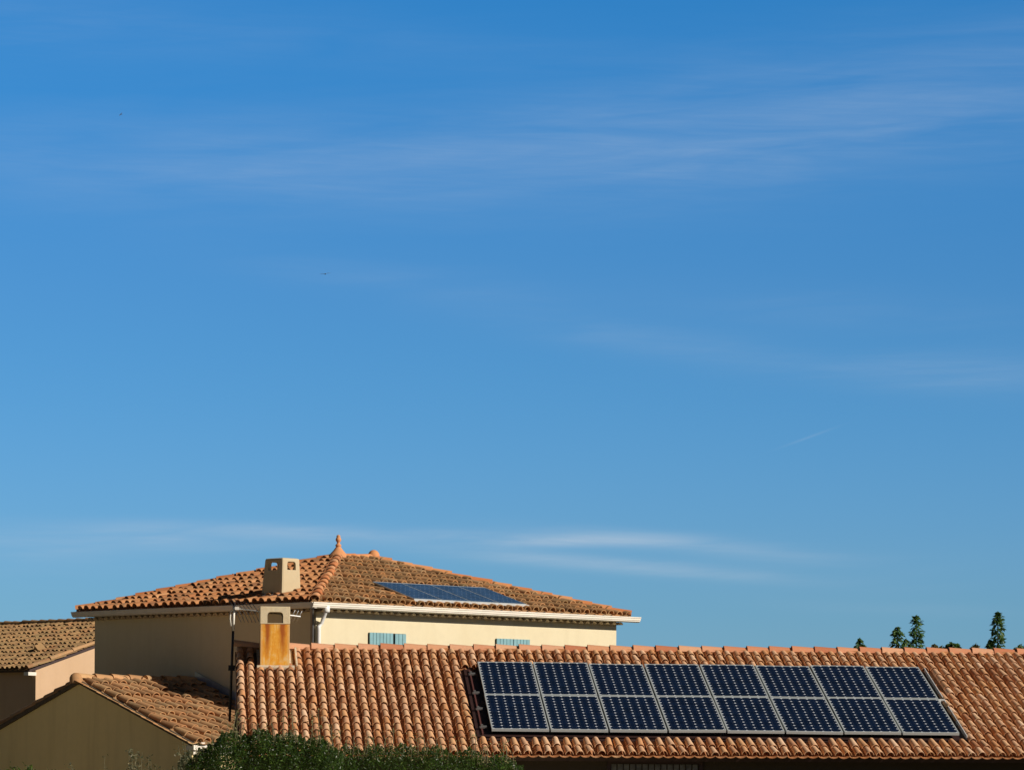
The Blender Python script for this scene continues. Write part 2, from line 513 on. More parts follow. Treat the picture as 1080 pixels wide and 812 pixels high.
class MB:
    """collects shapes and links them as ONE mesh object"""

    def __init__(self):
        self.v, self.f, self.t, self.uv, self.sm = [], [], [], {}, []
        self.nv = 0

    def add(self, verts, faces, tint=(.5, .5, 0), smooth=False):
        verts = np.asarray(verts, float)
        o = self.nv
        self.v.append(verts)
        tt = np.asarray(tint, float)
        self.t.append(np.tile(tt, (len(verts), 1)) if tt.ndim == 1 else tt)
        for f in faces:
            self.f.append(tuple(i + o for i in f))
        self.sm += [smooth] * len(faces) if isinstance(smooth, bool) else list(smooth)
        self.nv += len(verts)
        return o

    def box(self, O, ax, ay, az_, x, y, z, tint=(.5, .5, 0)):
        """box in the frame O; ax, ay, az_ with ranges x, y, z"""
        vs_ = [O + ax * X + ay * Y + az_ * Z for Z in z for Y in y for X in x]
        self.add(vs_, [(0, 2, 3, 1), (4, 5, 7, 6), (0, 1, 5, 4), (2, 6, 7, 3), (0, 4, 6, 2), (1, 3, 7, 5)], tint)

    def prism(self, pts, d, tint=(.5, .5, 0)):
        """closed polygon pts swept along the vector d"""
        n = len(pts)
        a = np.asarray(pts, float)
        self.add(np.vstack([a, a + d]), [tuple(range(n))[::-1], tuple(range(n, 2 * n))] +
                 [(i, (i + 1) % n, n + (i + 1) % n, n + i) for i in range(n)], tint)

    def tube(self, pts, rad, seg=8, tint=(.5, .5, 0), cap=True):
        pts = [np.asarray(p, float) for p in pts]
        rads = rad if isinstance(rad, (list, tuple)) else [rad] * len(pts)
        rings = []
        prev = None
        for i, p in enumerate(pts):
            t = pts[min(i + 1, len(pts) - 1)] - pts[max(i - 1, 0)]
            t = t / (np.linalg.norm(t) + 1e-9)
            if prev is None:
                a = np.cross(t, UP) if abs(t[2]) < .9 else np.cross(t, np.array([1.0, 0, 0]))
            else:
                a = prev - t * np.dot(prev, t)
            a = a / np.linalg.norm(a)
            prev = a
            b = np.cross(t, a)
            rings.append([p + rads[i] * (math.cos(q) * a + math.sin(q) * b) for q in np.linspace(0, 2 * math.pi, seg, endpoint=False)])
        vs_ = np.array(rings).reshape(-1, 3)
        fs = []
        for i in range(len(pts) - 1):
            for j in range(seg):
                k = (j + 1) % seg
                fs.append((i * seg + j, i * seg + k, (i + 1) * seg + k, (i + 1) * seg + j))
        smf = [True] * len(fs)
        if cap:
            fs.append(tuple(range(seg))[::-1])
            fs.append(tuple(range(len(vs_) - seg, len(vs_))))
            smf += [False, False]
        self.add(vs_, fs, tint, smf)

    def lathe(self, O, prof, seg=16, tint=(.5, .5, 0), axis=UP):
        a = np.cross(axis, np.array([0.3, 1, .1]))
        a /= np.linalg.norm(a)
        b = np.cross(axis, a)
        vs_ = [O + axis * z + r_ * (math.cos(q) * a + math.sin(q) * b) for r_, z in prof for q in np.linspace(0, 2 * math.pi, seg, endpoint=False)]
        fs = []
        for i in range(len(prof) - 1):
            for j in range(seg):
                k = (j + 1) % seg
                fs.append((i * seg + j, i * seg + k, (i + 1) * seg + k, (i + 1) * seg + j))
        self.add(vs_, fs, tint, True)

    def arrays(self):
        return np.vstack(self.v), self.f, np.vstack(self.t), self.sm

    def build(self, name, mat, parent=None, loc=None, bevel=0.0, uvs=None):
        V, Fc, T, S = self.arrays()
        me = bpy.data.meshes.new(name)
        ob = bpy.data.objects.new(name, me)
        COL.objects.link(ob)
        off = np.zeros(3)
        if parent is not None:
            ob.parent = parent
            off = world_loc(parent)
        elif loc is not None:
            off = np.asarray(loc, float)
            ob.location = Vector(off)
        me.from_pydata((V - off).tolist(), [], Fc)
        a = me.attributes.new('tint', 'FLOAT_COLOR', 'POINT')
        a.data.foreach_set('color', np.hstack([T, np.ones((len(T), 1))]).astype(np.float32).ravel())
        me.polygons.foreach_set('use_smooth', np.array(S, dtype=bool))
        me.materials.append(M[mat] if isinstance(mat, str) else mat)
        me.update()
        if bevel:
            bevel_mesh(me, bevel)
        return ob


def bevel_mesh(me, w):
    bm = bmesh.new()
    bm.from_mesh(me)
    bmesh.ops.remove_doubles(bm, verts=bm.verts, dist=1e-5)
    es = [e for e in bm.edges if len(e.link_faces) == 2 and e.calc_face_angle(0) > .5]
    bmesh.ops.bevel(bm, geom=es, offset=w, segments=2, profile=.6, affect='EDGES', clamp_overlap=True)
    bm.to_mesh(me)
    bm.free()


WLOC = {}


def world_loc(o):
    p = np.zeros(3)
    while o is not None:
        p = p + np.array(o.location)
        o = o.parent
    return p


def thing(name, label, cat, loc, group=None):
    o = bpy.data.objects.new(name, None)
    COL.objects.link(o)
    o.location = Vector(np.asarray(loc, float))
    o.empty_display_size = .3
    o['label'] = label
    o['category'] = cat
    if group:
        o['group'] = group
    return o


def tag(o, label, cat, group=None):
    o['label'] = label
    o['category'] = cat
    if group:
        o['group'] = group
    return o


def clip(arr, planes):
    """cut a tile field by planes (point, normal pointing to what is thrown away)"""
    V, Fc, T, S = arr
    bm = bmesh.new()
    lay = bm.verts.layers.float_color.new('tint')
    bv = []
    for v, t in zip(V, T):
        x = bm.verts.new(v)
        x[lay] = (t[0], t[1], t[2], 1)
        bv.append(x)
    for f, s in zip(Fc, S):
        try:
            g = bm.faces.new([bv[i] for i in f])
            g.smooth = s
        except ValueError:
            pass
    for P, n in planes:
        bmesh.ops.bisect_plane(bm, geom=bm.verts[:] + bm.edges[:] + bm.faces[:], dist=1e-5, plane_co=Vector(P), plane_no=Vector(n), clear_outer=True)
    bm.verts.index_update()
    V2 = np.array([v.co[:] for v in bm.verts])
    T2 = np.array([v[lay][:3] for v in bm.verts])
    F2 = [tuple(v.index for v in f.verts) for f in bm.faces]
    S2 = [f.smooth for f in bm.faces]
    bm.free()
    return V2, F2, T2, S2


def barrel(wb, hb, wt, ht, L, th, seg=9, rise=0.0):
    """one tapering half-round tile, lower end at y=0, upper at y=L; returns verts, faces, smooth"""
    q = np.linspace(-math.pi / 2 * .98, math.pi / 2 * .98, seg)
    s, c = np.sin(q), np.cos(q)
    rows = [(wb, hb, 0), (wt, ht, L), (wb, hb, 0), (wb - th, hb - th, 0), (wb - th, hb - th, 0), (wt - th, ht - th, L)]
    V = np.array([[w * s[i], y, h * c[i] + (rise if y == 0 else 0)] for (w, h, y) in rows for i in range(seg)])
    F, S = [], []
    for k, (a, b, sm) in enumerate(((0, 1, True), (2, 3, False), (5, 4, True))):
        for i in range(seg - 1):
            F.append((a * seg + i, a * seg + i + 1, b * seg + i + 1, b * seg + i))
            S.append(sm)
    return V, F, S


def trough(w, h, L, lift, seg=5):
    x = np.linspace(-1, 1, seg)
    V = np.array([[w * i, 0, h * i * i + lift] for i in x] + [[w * i, L, h * i * i] for i in x] + [[w * i, 0, h * i * i + lift] for i in x] + [[w * i, 0, h * i * i + lift - .012] for i in x])
    F = [(i, i + 1, seg + i + 1, seg + i) for i in range(seg - 1)] + [(2 * seg + i, 3 * seg + i, 3 * seg + i + 1, 2 * seg + i + 1) for i in range(seg - 1)]
    return V, F, [True] * (seg - 1) + [False] * (seg - 1)


def tile_field(mb, O, ax, ay, an, s0, s1, t0, t1, pitch, expo, wb, hb, keep=lambda s, t, w=0: True, jit=1.0, lift=.0, rise=.014, th=.012, first_pan=True, stag=0.0, eave=.03, pdrop=0.0):
    """rows of half-round cover tiles and the troughs between, laid on the plane O + s ax + t ay"""
    L = expo * 1.32
    cv, cf, cs = barrel(wb, hb, wb * .72, hb * .76, L, th, rise=rise)
    ev, _, _ = barrel(wb, hb, wb * .72, hb * .76, L, th, rise=eave)
    pw = pitch / 2 * .98
    pv, pf, ps = trough(pw, .030, L, .014)
    nc = int(round((s1 - s0) / pitch))
    nr = int(math.ceil((t1 - t0) / expo - .02))
    B = np.array([ax, ay, an])
    for i in range(nc):
        cj = rnd.gauss(0, .004 * jit)
        cst = rnd.uniform(-.30, .12) * expo * stag
        for j in range(nr):
            s = s0 + (i + .5) * pitch
            t = t0 + j * expo
            if keep(s, t + expo * .5):
                yaw = rnd.gauss(0, .018 * jit)
                R_ = np.array([[math.cos(yaw), math.sin(yaw), 0], [-math.sin(yaw), math.cos(yaw), 0], [0, 0, 1]])
                loc = np.array([s + cj + rnd.gauss(0, .003 * jit), t + rnd.gauss(0, .007 * jit), .010 + lift + rnd.gauss(0, .0025 * jit)])
                if j:
                    loc[1] += cst
                mb.add((((cv if j else ev) @ R_) + loc) @ B + O, cf, (rnd.random(), rnd.random(), 0), cs)
            if first_pan or i:
                s = s0 + i * pitch
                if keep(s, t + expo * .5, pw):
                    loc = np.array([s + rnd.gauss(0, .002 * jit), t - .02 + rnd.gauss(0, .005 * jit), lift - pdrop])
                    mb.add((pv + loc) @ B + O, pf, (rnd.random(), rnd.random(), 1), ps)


def caps(mb, P, Q, nrm, expo, wb, hb, jit=1.0, lift=.0, seg=11):
    """half-round ridge or hip tiles from P up to Q, lower ends towards P"""
    P, Q = np.asarray(P, float), np.asarray(Q, float)
    d = Q - P
    Lt = np.linalg.norm(d)
    ay = d / Lt
    ax = np.cross(ay, nrm)
    ax /= np.linalg.norm(ax)
    an = np.cross(ax, ay)
    n = max(1, int(round(Lt / expo)))
    e = Lt / n
    cv, cf, cs = barrel(wb, hb, wb * .78, hb * .78, e * 1.13, .018, seg, rise=.012)
    B = np.array([ax, ay, an])
    for i in range(n):
        yaw = rnd.gauss(0, .014 * jit)
        R_ = np.array([[math.cos(yaw), math.sin(yaw), 0], [-math.sin(yaw), math.cos(yaw), 0], [0, 0, 1]])
        loc = np.array([rnd.gauss(0, .005 * jit), i * e + rnd.gauss(0, .006 * jit), lift + rnd.gauss(0, .004 * jit)])
        mb.add(((cv @ R_) + loc) @ B + P, cf, (rnd.random(), rnd.random(), 0), cs)


def boolean_cut(ob, cutter_mb):
    c = cutter_mb.build('cutter', 'slate_dark')
    for me_ in (c.data, ob.data):
        b_ = bmesh.new()
        b_.from_mesh(me_)
        bmesh.ops.remove_doubles(b_, verts=b_.verts, dist=1e-5)
        bmesh.ops.recalc_face_normals(b_, faces=b_.faces)
        b_.to_mesh(me_)
        b_.free()
    md = ob.modifiers.new('cut', 'BOOLEAN')
    md.object = c
    md.operation = 'DIFFERENCE'
    md.solver = 'EXACT'
    dg = bpy.context.evaluated_depsgraph_get()
    dg.update()
    new = bpy.data.meshes.new_from_object(ob.evaluated_get(dg))
    ob.modifiers.remove(md)
    old = ob.data
    ob.data = new
    new.name = old.name
    bpy.data.meshes.remove(old)
    cm = c.data
    bpy.data.objects.remove(c)
    bpy.data.meshes.remove(cm)


def arch(O, ax, az_, x0, x1, z0, z1, r_):
    """outline of an opening with rounded top corners in the plane O, ax, az_"""
    pts = [(x0, z0), (x1, z0), (x1, z1 - r_)]
    for q in (30, 60):
        pts.append((x1 - r_ + r_ * math.cos(math.radians(q)), z1 - r_ + r_ * math.sin(math.radians(q))))
    pts += [(x1 - r_, z1), (x0 + r_, z1)]
    for q in (120, 150):
        pts.append((x0 + r_ + r_ * math.cos(math.radians(q)), z1 - r_ + r_ * math.sin(math.radians(q))))
    pts.append((x0, z1 - r_))
    return [O + ax * a + az_ * b for a, b in pts]


def gutter_profile(ax, up=UP):
    """cross-section of the eaves gutter, ax points outwards"""
    p = [(-.10, 0), (-.035, 0), (.0, .022), (.0, .045), (.018, .052), (.018, .092), (.034, .098), (.034, .122), (.016, .122), (.004, .108), (-.086, .108), (-.10, .108)]
    return [ax * a + up * b for a, b in p]


# ================================================================== SETTING
g = MB()
g.add([(-4000, -400, 0), (4000, -400, 0), (4000, 6000, 0), (-4000, 6000, 0)], [(0, 1, 2, 3)])
go = g.build('ground', 'ground')
go['kind'] = 'structure'
yd = MB()  # unseen pale ground, added to bounce light onto the annex gable
yo = np.array([-6.5, 66.5, .004])
yd.add([yo + D1 * a_ - D2 * b_ for a_, b_ in ((-30, -6), (0.5, -6), (2.0, 9.5), (-12, 24), (-30, 24))], [(0, 1, 2, 3, 4)])
yard = yd.build('bounce_yard', 'gravel')
yard['kind'] = 'structure'
# unseen terrain ring, added to block low sky and bounce warm light
hb = MB()
NA = 110
azs = np.linspace(math.radians(70), math.radians(318), NA)
hv = []
for k_, (rad_, hf) in enumerate(((230, -.02), (290, .45), (350, .85), (410, 1.0), (520, .7), (640, -.02))):
    for a_ in azs:
        e_ = min(1.0, (a_ - azs[0]) / .25, (azs[-1] - a_) / .25)
        h_ = (96 + 8 * math.sin(a_ * 5.3) + 6 * math.sin(a_ * 13 + 1) + 2.5 * math.sin(a_ * 37)) * hf * max(e_, 0) - .4
        hv.append((rad_ * math.sin(a_), rad_ * math.cos(a_), h_ + 1.5 * math.sin(a_ * 61 + k_) * (hf > 0)))
hb.add(hv, [(k_ * NA + i, k_ * NA + i + 1, (k_ + 1) * NA + i + 1, (k_ + 1) * NA + i) for k_ in range(5) for i in range(NA - 1)], smooth=True)
sky_blocker = hb.build('sky_blocker', 'blocker_ground')
sky_blocker['kind'] = 'structure'

# ================================================================== THE LONG LOW BUILDING WITH THE BIG ARRAY
EAVE_T, RIDGE_T = -.955, 4.985
PIT, EXPO = .177, (4.985 + .955) / 16
SL, SR = -4.30, 14.10
base = RP0 + RR * SL + RF * 1.0
front = thing('long_house', 'long low building under rose pink half-round tiles carrying the big solar array', 'house', (base[0], base[1], 0))
# walls: a box under the roof with gables
RHZ = np.array([RR[0], RR[1], 0]) / math.hypot(RR[0], RR[1])
FHZ = np.array([-RHZ[1], RHZ[0], 0])
e0 = RP0 + RF * EAVE_T
rdg = RP0 + RF * RIDGE_T
halfw = float(np.dot(rdg - e0, FHZ))
zr, ze = rdg[2], e0[2]
tanp = (zr - ze) / halfw


def gable_poly(sd, inset=.38, drop=.10):
    Pm = e0 + RR * sd
    p = Pm.copy()
    pts = []
    for w_, top in ((inset, None), (2 * halfw - inset, None)):
        pts.append(w_)
    a = Pm + FHZ * inset
    b = Pm + FHZ * (2 * halfw - inset)
    c = Pm + FHZ * halfw
    dz = RR[2] * sd
    za = ze + dz + tanp * inset - drop
    zc = zr + dz - drop
    return [np.array([a[0], a[1], 0]), np.array([b[0], b[1], 0]), np.array([b[0], b[1], za]), np.array([c[0], c[1], zc]), np.array([a[0], a[1], za])]


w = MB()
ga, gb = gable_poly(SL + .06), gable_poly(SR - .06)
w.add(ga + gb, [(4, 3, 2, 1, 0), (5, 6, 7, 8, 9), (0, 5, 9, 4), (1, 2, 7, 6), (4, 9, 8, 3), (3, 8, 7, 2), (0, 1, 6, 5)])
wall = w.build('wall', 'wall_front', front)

TRAY = (-.24, 8.16 + .11, .08, 3.94 + .04)
CHI = (-4.03, -3.27, 3.70, 5.2)


def front_keep(s, t, w=.03):
    if t > RIDGE_T - EXPO * .2 + .1:
        return False
    P = RP0 + RR * s + RF * t
    a, b = float(np.dot(P - RP0, R0)), float(np.dot(P - RP0, F0))
    if TRAY[0] < a + w and a - w < TRAY[1] and TRAY[2] - .13 < b < TRAY[3] - .10:
        return False
    if CHI[0] < s < CHI[1] and CHI[2] < t:
        return False
    return True


rf = MB()
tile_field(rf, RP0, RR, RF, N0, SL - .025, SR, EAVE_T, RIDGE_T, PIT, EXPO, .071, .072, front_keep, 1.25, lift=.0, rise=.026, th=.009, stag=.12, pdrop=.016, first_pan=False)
# verge tiles turned down over the left gable
vb = MB()
roof = rf.build('roof', 'tile_pink', front)
dk = MB()
dk.box(RP0, RR, RF, N0, (SL + .03, SR - .03), (EAVE_T + .06, RIDGE_T), (-.10, -.022))
BF = FHZ * math.cos(-PI_) + UP * math.sin(-PI_)
BN = np.cross(RR, BF)
dk.box(rdg, RR, BF, BN, (SL + .03, SR - .03), (0.02, halfw / math.cos(PI_) + .2), (-.10, .055))
dk.build('roof_deck', 'tray', roof)
for (sd, mat_) in ((SL - .02, 'tile_orange'),):
    vg = MB()
    vg.box(RP0, RR, RF, N0, (sd, sd + .05), (EAVE_T + .02, RIDGE_T - .05), (-.14, -.024))
    vg.build('verge', mat_, roof)
rc = MB()
caps(rc, RP0 + RR * (SL - .04) + RF * RIDGE_T + UP * .05, RP0 + RR * (SL + .96) + RF * RIDGE_T + UP * .0, UP, .50, .130, .12, .5, .0)
caps(rc, RP0 + RR * (SL + .96) + RF * RIDGE_T, RP0 + RR * (SR + .02) + RF * RIDGE_T, UP, .43, .125, .120, 1.0, .008)
rc.build('ridge_cap', 'tile_ridge', roof)
mo = MB()
mo.box(RP0 + RF * RIDGE_T, RR, FHZ, UP, (SL + .03, SR - .03), (-.10, .10), (-.06, .055))
mo.build('ridge_mortar', 'tile_orange', roof)

# brown metal tray let into the tiles under the array, plus an added pale strip for the sunlit tile edges
tr = MB()
tr.box(RP0, R0, F0, N0, (TRAY[0], TRAY[1]), (TRAY[2] - .02, TRAY[3]), (.000, .012))
tray = tr.build('tray', 'tray', roof)
up_ = MB()
up_.box(RP0, R0, F0, N0, (TRAY[1] - .007, TRAY[1] + .007), (TRAY[2], TRAY[3]), (.013, .088))
up_.build('lit_edge_strip', 'alu_clear', tray)

# chimney with rust runs
cx0, cx1 = -3.879, -3.352
CW = cx1 - cx0
cb_ = RP0 + RR * cx0 + RF * 3.80
CX = RHZ
CY = FHZ
ctop = at(292, 639.3, cb_[1])[2]
capz = at(292, 658, cb_[1])[2]
ch = MB()
ch.box(np.array([cb_[0], cb_[1], 0]), CX, CY, UP, (0, CW), (0, .95), (cb_[2] - .30, capz))
chim = ch.build('chimney', 'rust', roof, bevel=.008)
uvl = chim.data.uv_layers.new(name='UVMap')
co = np.array([v.co[:] for v in chim.data.vertices]) + world_loc(chim)
for lp in chim.data.loops:
    p_ = co[lp.vertex_index]
    uvl.data[lp.index].uv = (float(np.dot(p_ - cb_, CX)) / CW, (p_[2] - cb_[2]) / (capz - cb_[2]))
cp = MB()
cp.box(np.array([cb_[0], cb_[1], 0]), CX, CY, UP, (-.006, CW + .006), (-.006, .956), (capz + .004, ctop))
capo = cp.build('chimney_cap', 'cap', chim, bevel=.010)
cut = MB()
oz0, oz1 = at(292, 656.8, cb_[1])[2], at(292, 645, cb_[1])[2]
cut.prism(arch(np.array([cb_[0], cb_[1], 0]) - CY * .3, CX, UP, CW * .235, CW * .775, oz0, oz1, .06), CY * 1.6)
boolean_cut(capo, cut)
bd = MB()
bd.box(RP0, RR, RF, N0, (cx0 - .05, cx1 + .07), (3.70, 4.90), (-.004, .035))
bd.box(RP0, RR, RF, N0, (cx0 - .06, cx1 + .09), (3.68, 3.795), (.036, .085))
bd.box(RP0, RR, RF, N0, (cx1 + .115, cx1 + .150), (3.80, 4.86), (.036, .10))
bd.build('mortar_bed', 'mortar', chim, bevel=.008)

# window with a shutter under the eave, its grey darkened to carry the shade
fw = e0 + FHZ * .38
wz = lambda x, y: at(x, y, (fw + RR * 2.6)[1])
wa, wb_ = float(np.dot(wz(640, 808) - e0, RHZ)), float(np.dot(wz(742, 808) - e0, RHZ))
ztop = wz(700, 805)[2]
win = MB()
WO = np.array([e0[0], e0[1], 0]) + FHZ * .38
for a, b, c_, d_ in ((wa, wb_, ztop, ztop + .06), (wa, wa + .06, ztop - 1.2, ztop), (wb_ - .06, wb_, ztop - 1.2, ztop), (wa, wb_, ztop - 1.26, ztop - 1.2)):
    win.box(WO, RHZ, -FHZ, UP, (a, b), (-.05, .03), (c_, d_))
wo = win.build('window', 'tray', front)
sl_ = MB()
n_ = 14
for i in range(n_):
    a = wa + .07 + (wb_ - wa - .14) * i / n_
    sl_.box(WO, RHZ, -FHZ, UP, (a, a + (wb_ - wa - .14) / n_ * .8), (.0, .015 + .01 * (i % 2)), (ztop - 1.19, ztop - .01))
sl_.build('shutter', 'eave_shutter', wo)

# ------------------------------------------------------------------ the big array: 16 panels, two rows of eight
PW, PH, PG = .988, 1.890, .03
STEP = 8.155 / 8
RM = Matrix(((R0[0], F0[0], N0[0]), (R0[1], F0[1], N0[1]), (R0[2], F0[2], N0[2])))
X_, Y_, Z_ = np.eye(3)
Z3 = np.zeros(3)


def frame_mb(Wp, Hp, rim, th, re):
    f_ = MB()
    f_.box(Z3, X_, Y_, Z_, (0, Wp), (0, re), (-th, 0))
    f_.box(Z3, X_, Y_, Z_, (0, Wp), (Hp - re, Hp), (-th, 0))
    f_.box(Z3, X_, Y_, Z_, (0, rim), (re, Hp - re), (-th, 0))
    f_.box(Z3, X_, Y_, Z_, (Wp - rim, Wp), (re, Hp - re), (-th, 0))
    return f_


def make_panel(Wp, Hp, rim, th, cellmat, framemat):
    root = thing('solar_panel', '-', 'solar panel', (0, 0, 0))
    frame_mb(Wp, Hp, rim, th, rim * 1.6).build('frame', framemat, root)
    c_ = MB()
    c_.box(Z3, X_, Y_, Z_, (rim, Wp - rim), (rim * 1.6, Hp - rim * 1.6), (-.012, -.003))
    co_ = c_.build('cell_sheet', cellmat, root)
    me = co_.data
    ul = me.uv_layers.new(name='UVMap')
    mg = .012
    for lp in me.loops:
        v_ = me.vertices[lp.vertex_index].co
        ul.data[lp.index].uv = ((v_.x - rim - mg) / (Wp - 2 * rim - 2 * mg), (v_.y - 1.6 * rim - mg) / (Hp - 3.2 * rim - 2 * mg))
    b_ = MB()
    b_.box(Z3, X_, Y_, Z_, (Wp * .5 - .06, Wp * .5 + .06), (Hp - .22, Hp - .10), (-.040, -.013))
    b_.build('junction_box', 'dark_metal', root)
    return root


def copy_thing(root):
    c_ = root.copy()
    COL.objects.link(c_)
    for child in list(root.children):
        d_ = child.copy()
        COL.objects.link(d_)
        d_.parent = c_
    return c_


ORD = ['first', 'second', 'third', 'fourth', 'fifth', 'sixth', 'seventh', 'eighth']
proto = make_panel(PW, PH, .021, .045, 'cells', 'alu')
first = True
for row in range(2):
    for i in range(8):
        o_ = proto if first else copy_thing(proto)
        first = False
        P = ARR + R0 * (i * STEP + .014 + rnd.gauss(0, .002)) + F0 * (.115 + row * (PH + .022) + rnd.gauss(0, .002)) + N0 * rnd.gauss(0, .0015)
        tilt = Matrix.Rotation(rnd.gauss(0, .004), 3, 'X') @ Matrix.Rotation(rnd.gauss(0, .004), 3, 'Y')
        o_.matrix_basis = Matrix.Translation(Vector(P)) @ (RM @ tilt).to_4x4()
        rw = ('lower', 'upper')[row]
        pos = ('leftmost' if i == 0 else 'rightmost' if i == 7 else ORD[i] + ' from the left')
        o_['label'] = 'navy solar panel in the %s row of the big array, %s' % (rw, pos)
        o_['group'] = 'solar panels of the big array on the long low roof'

# rails and clamps that carry the array
rail = thing('mounting_rail', 'brown mounting rail with four pale clamps in the gap left of the big array', 'mounting rail', RP0 + R0 * -.13 + N0 * .012)
rm_ = MB()
rm_.box(RP0, R0, F0, N0, (-.150, -.125), (.12, 3.72), (.013, .045))
rm_.build('rail', M['rail'] if 'rail' in M else mat_plain('rail_brown', (.13, .05, .045), .5, .2), rail)
for t_ in (.42, 1.42, 2.32, 3.42):
    c_ = MB()
    c_.box(RP0, R0, F0, N0, (-.175, -.05), (t_ - .035, t_ + .035), (.046, .075))
    c_.box(RP0, R0, F0, N0, (-.155, -.118), (t_ - .02, t_ + .02), (.076, .105))
    c_.build('clamp', 'grey_metal', rail)
ec = MB()
ec.box(RP0, R0, F0, N0, (8.150, 8.265), (2.02, 2.055), (.090, .112))
ec.box(RP0, R0, F0, N0, (8.158, 8.19), (2.00, 2.075), (.013, .0895))
tag(ec.build('end_clamp', 'alu_clear', loc=RP0 + R0 * 8.1 + F0 * 2.03), 'small pale metal end clamp at the right edge of the big array', 'clamp')

# ================================================================== THE HIPPED HOUSE
house = thing('hipped_house', 'cream two-storey house with hipped clay roof, white gutter and finial', 'house', (WC[0], WC[1], 0))
zg = HCN[2]
wm = MB()
c0 = np.array([WC[0], WC[1], 0])
wm.box(c0, D1, D2, UP, (0, WL1), (0, WL2), (0, zg + .02))
wm.build('wall', 'wall_cream', house)
sf = MB()
sf.box(HCN, D1, D2, UP, (.05, WL1 + 2 * OV - .05), (.05, WL2 + 2 * OV - .05), (.024, .07))
sf.build('soffit', 'mortar', house)
# genoise: half-round tile ends in mortar under the eave
ge = MB()
gv, gf, gs = barrel(.075, .062, .07, .058, .22, .014, 7)
for O_, along, outw, Ln in ((WC, D1, -D2, WL1), (WC, D2, -D1, WL2)):
    B = np.array([along, -outw, UP])
    n_ = int(Ln / .205)
    for i in range(n_ + 1):
        loc = np.array([.05 + i * (Ln - .1) / n_, -.19, -.115 + rnd.gauss(0, .003)])
        ge.add((gv + loc) @ B + O_, gf, (rnd.random(), rnd.random(), 0), gs)
    ge.box(O_, along, outw, UP, (-.02, Ln + .02), (.003, .15), (-.045, .0225))
ge.build('eave_cornice', 'mortar', house)

# roof: four slopes, clipped along the hips
E0 = HCN + .03 * (D1 + D2) + UP * .065
RL1, RL2 = L1 - .30, L2 - .17
HH = RL2 / 2
tanh_ = (RISE - .17) / (L2 / 2)
RISE_ = HH * tanh_
slen = math.hypot(HH, RISE_)
APEX = E0 + HH * (D1 + D2) + UP * RISE_
APEX2 = E0 + HH * D2 + (RL1 - HH) * D1 + UP * RISE_
CR = [E0, E0 + RL1 * D1, E0 + RL1 * D1 + RL2 * D2, E0 + RL2 * D2]
HP, HE = .26, .372
NRW = int(math.ceil(slen / HE))


def hip_plane(Pc, into):
    """vertical plane through corner Pc bisecting the eaves; 'into' points to what is thrown away"""
    return (Pc, into / np.linalg.norm(into))


ayR_ = (D2 * HH + UP * RISE_) / slen
anR_ = np.cross(D1, ayR_)
AOFF = E0 + anR_ * .155
HA = hit(437, 631.0, AOFF, anR_)
HB = hit(555, 636.6, AOFF, anR_)
HT = hit(393.3, 613, AOFF, anR_)
w4 = float(np.linalg.norm(HB - HA))
h4 = float(np.dot(HT - HA, ayR_))
AS0, AT0 = float(np.dot(HA - E0, D1)), float(np.dot(HA - E0, ayR_))


def slope(mat_, corner, along, inward, Ln, pl):
    ay = (inward * HH + UP * RISE_) / slen
    an = np.cross(along, ay)
    if an[2] < 0:
        an = -an
    f_ = MB()
    nc = round(Ln / HP)
    tile_field(f_, corner, along, ay, an, 0, Ln, 0, slen + .2, Ln / nc, HE, .098, .100, lambda s, t, w=0: (t < s + HE * 1.6 and t < Ln - s + HE * 1.6 and not (corner is E0 and along is D1 and AS0 - .05 < s < AS0 + w4 + .05 and AT0 + .27 < t < AT0 + h4 - .02)), 2.2, rise=.036, th=.020, stag=.40, eave=.034)
    arr = clip(f_.arrays(), pl)
    r_ = MB()
    r_.v, r_.f, r_.t, r_.sm = [arr[0]], arr[1], [arr[2]], arr[3]
    r_.nv = len(arr[0])
    return r_, ay, an


hd = (D2 - D1)
rgt, ay_r, an_r = slope(None, CR[0], D1, D2, RL1, [hip_plane(CR[0], D2 - D1), hip_plane(CR[1], D1 + D2), (APEX, D2)])
lft, ay_l, an_l = slope(None, CR[3], -D2, D1, RL2, [hip_plane(CR[0], D1 - D2), hip_plane(CR[3], D1 + D2)])
fr_, _, _ = slope(None, CR[1], D2, -D1, RL2, [hip_plane(CR[1], -D1 - D2), hip_plane(CR[2], D2 - D1)])
bk, _, _ = slope(None, CR[2], -D1, -D2, RL1, [hip_plane(CR[2], D1 - D2), hip_plane(CR[3], -D1 - D2), (APEX, -D2)])
dk = MB()
dk.add([c + UP * -.03 for c in CR] + [APEX - UP * .02, APEX2 - UP * .02] + [c - UP * .08 for c in CR],
       [(0, 1, 5, 4), (1, 2, 5), (2, 3, 4, 5), (3, 0, 4), (0, 6, 7, 1), (1, 7, 8, 2), (2, 8, 9, 3), (3, 9, 6, 0), (6, 9, 8, 7)])
hroof = dk.build('roof', 'tray', house)
rgt.build('tile_slope', 'tile_brown', hroof)
lft.build('tile_slope', 'tile_orange', hroof)
fr_.build('tile_slope', 'tile_brown', hroof)
bk.build('tile_slope', 'tile_brown', hroof)
hc = MB()
caps(hc, CR[0] + UP * .02, APEX + UP * .02, UP, .46, .125, .12, 1, .02)
caps(hc, CR[1] + UP * .02, APEX2 + UP * .02, UP, .46, .11, .105, 1.3, .02)
caps(hc, CR[2], APEX2, UP, .46, .11, .105, 1.3, .03)
caps(hc, CR[3] + UP * .02, APEX + UP * .02, UP, .46, .11, .105, 1.3, .02)
caps(hc, APEX2 + UP * .02, APEX + UP * .02, UP, .46, .11, .10, 1, .02)
hc.build('hip_cap', 'hip_tile', hroof)
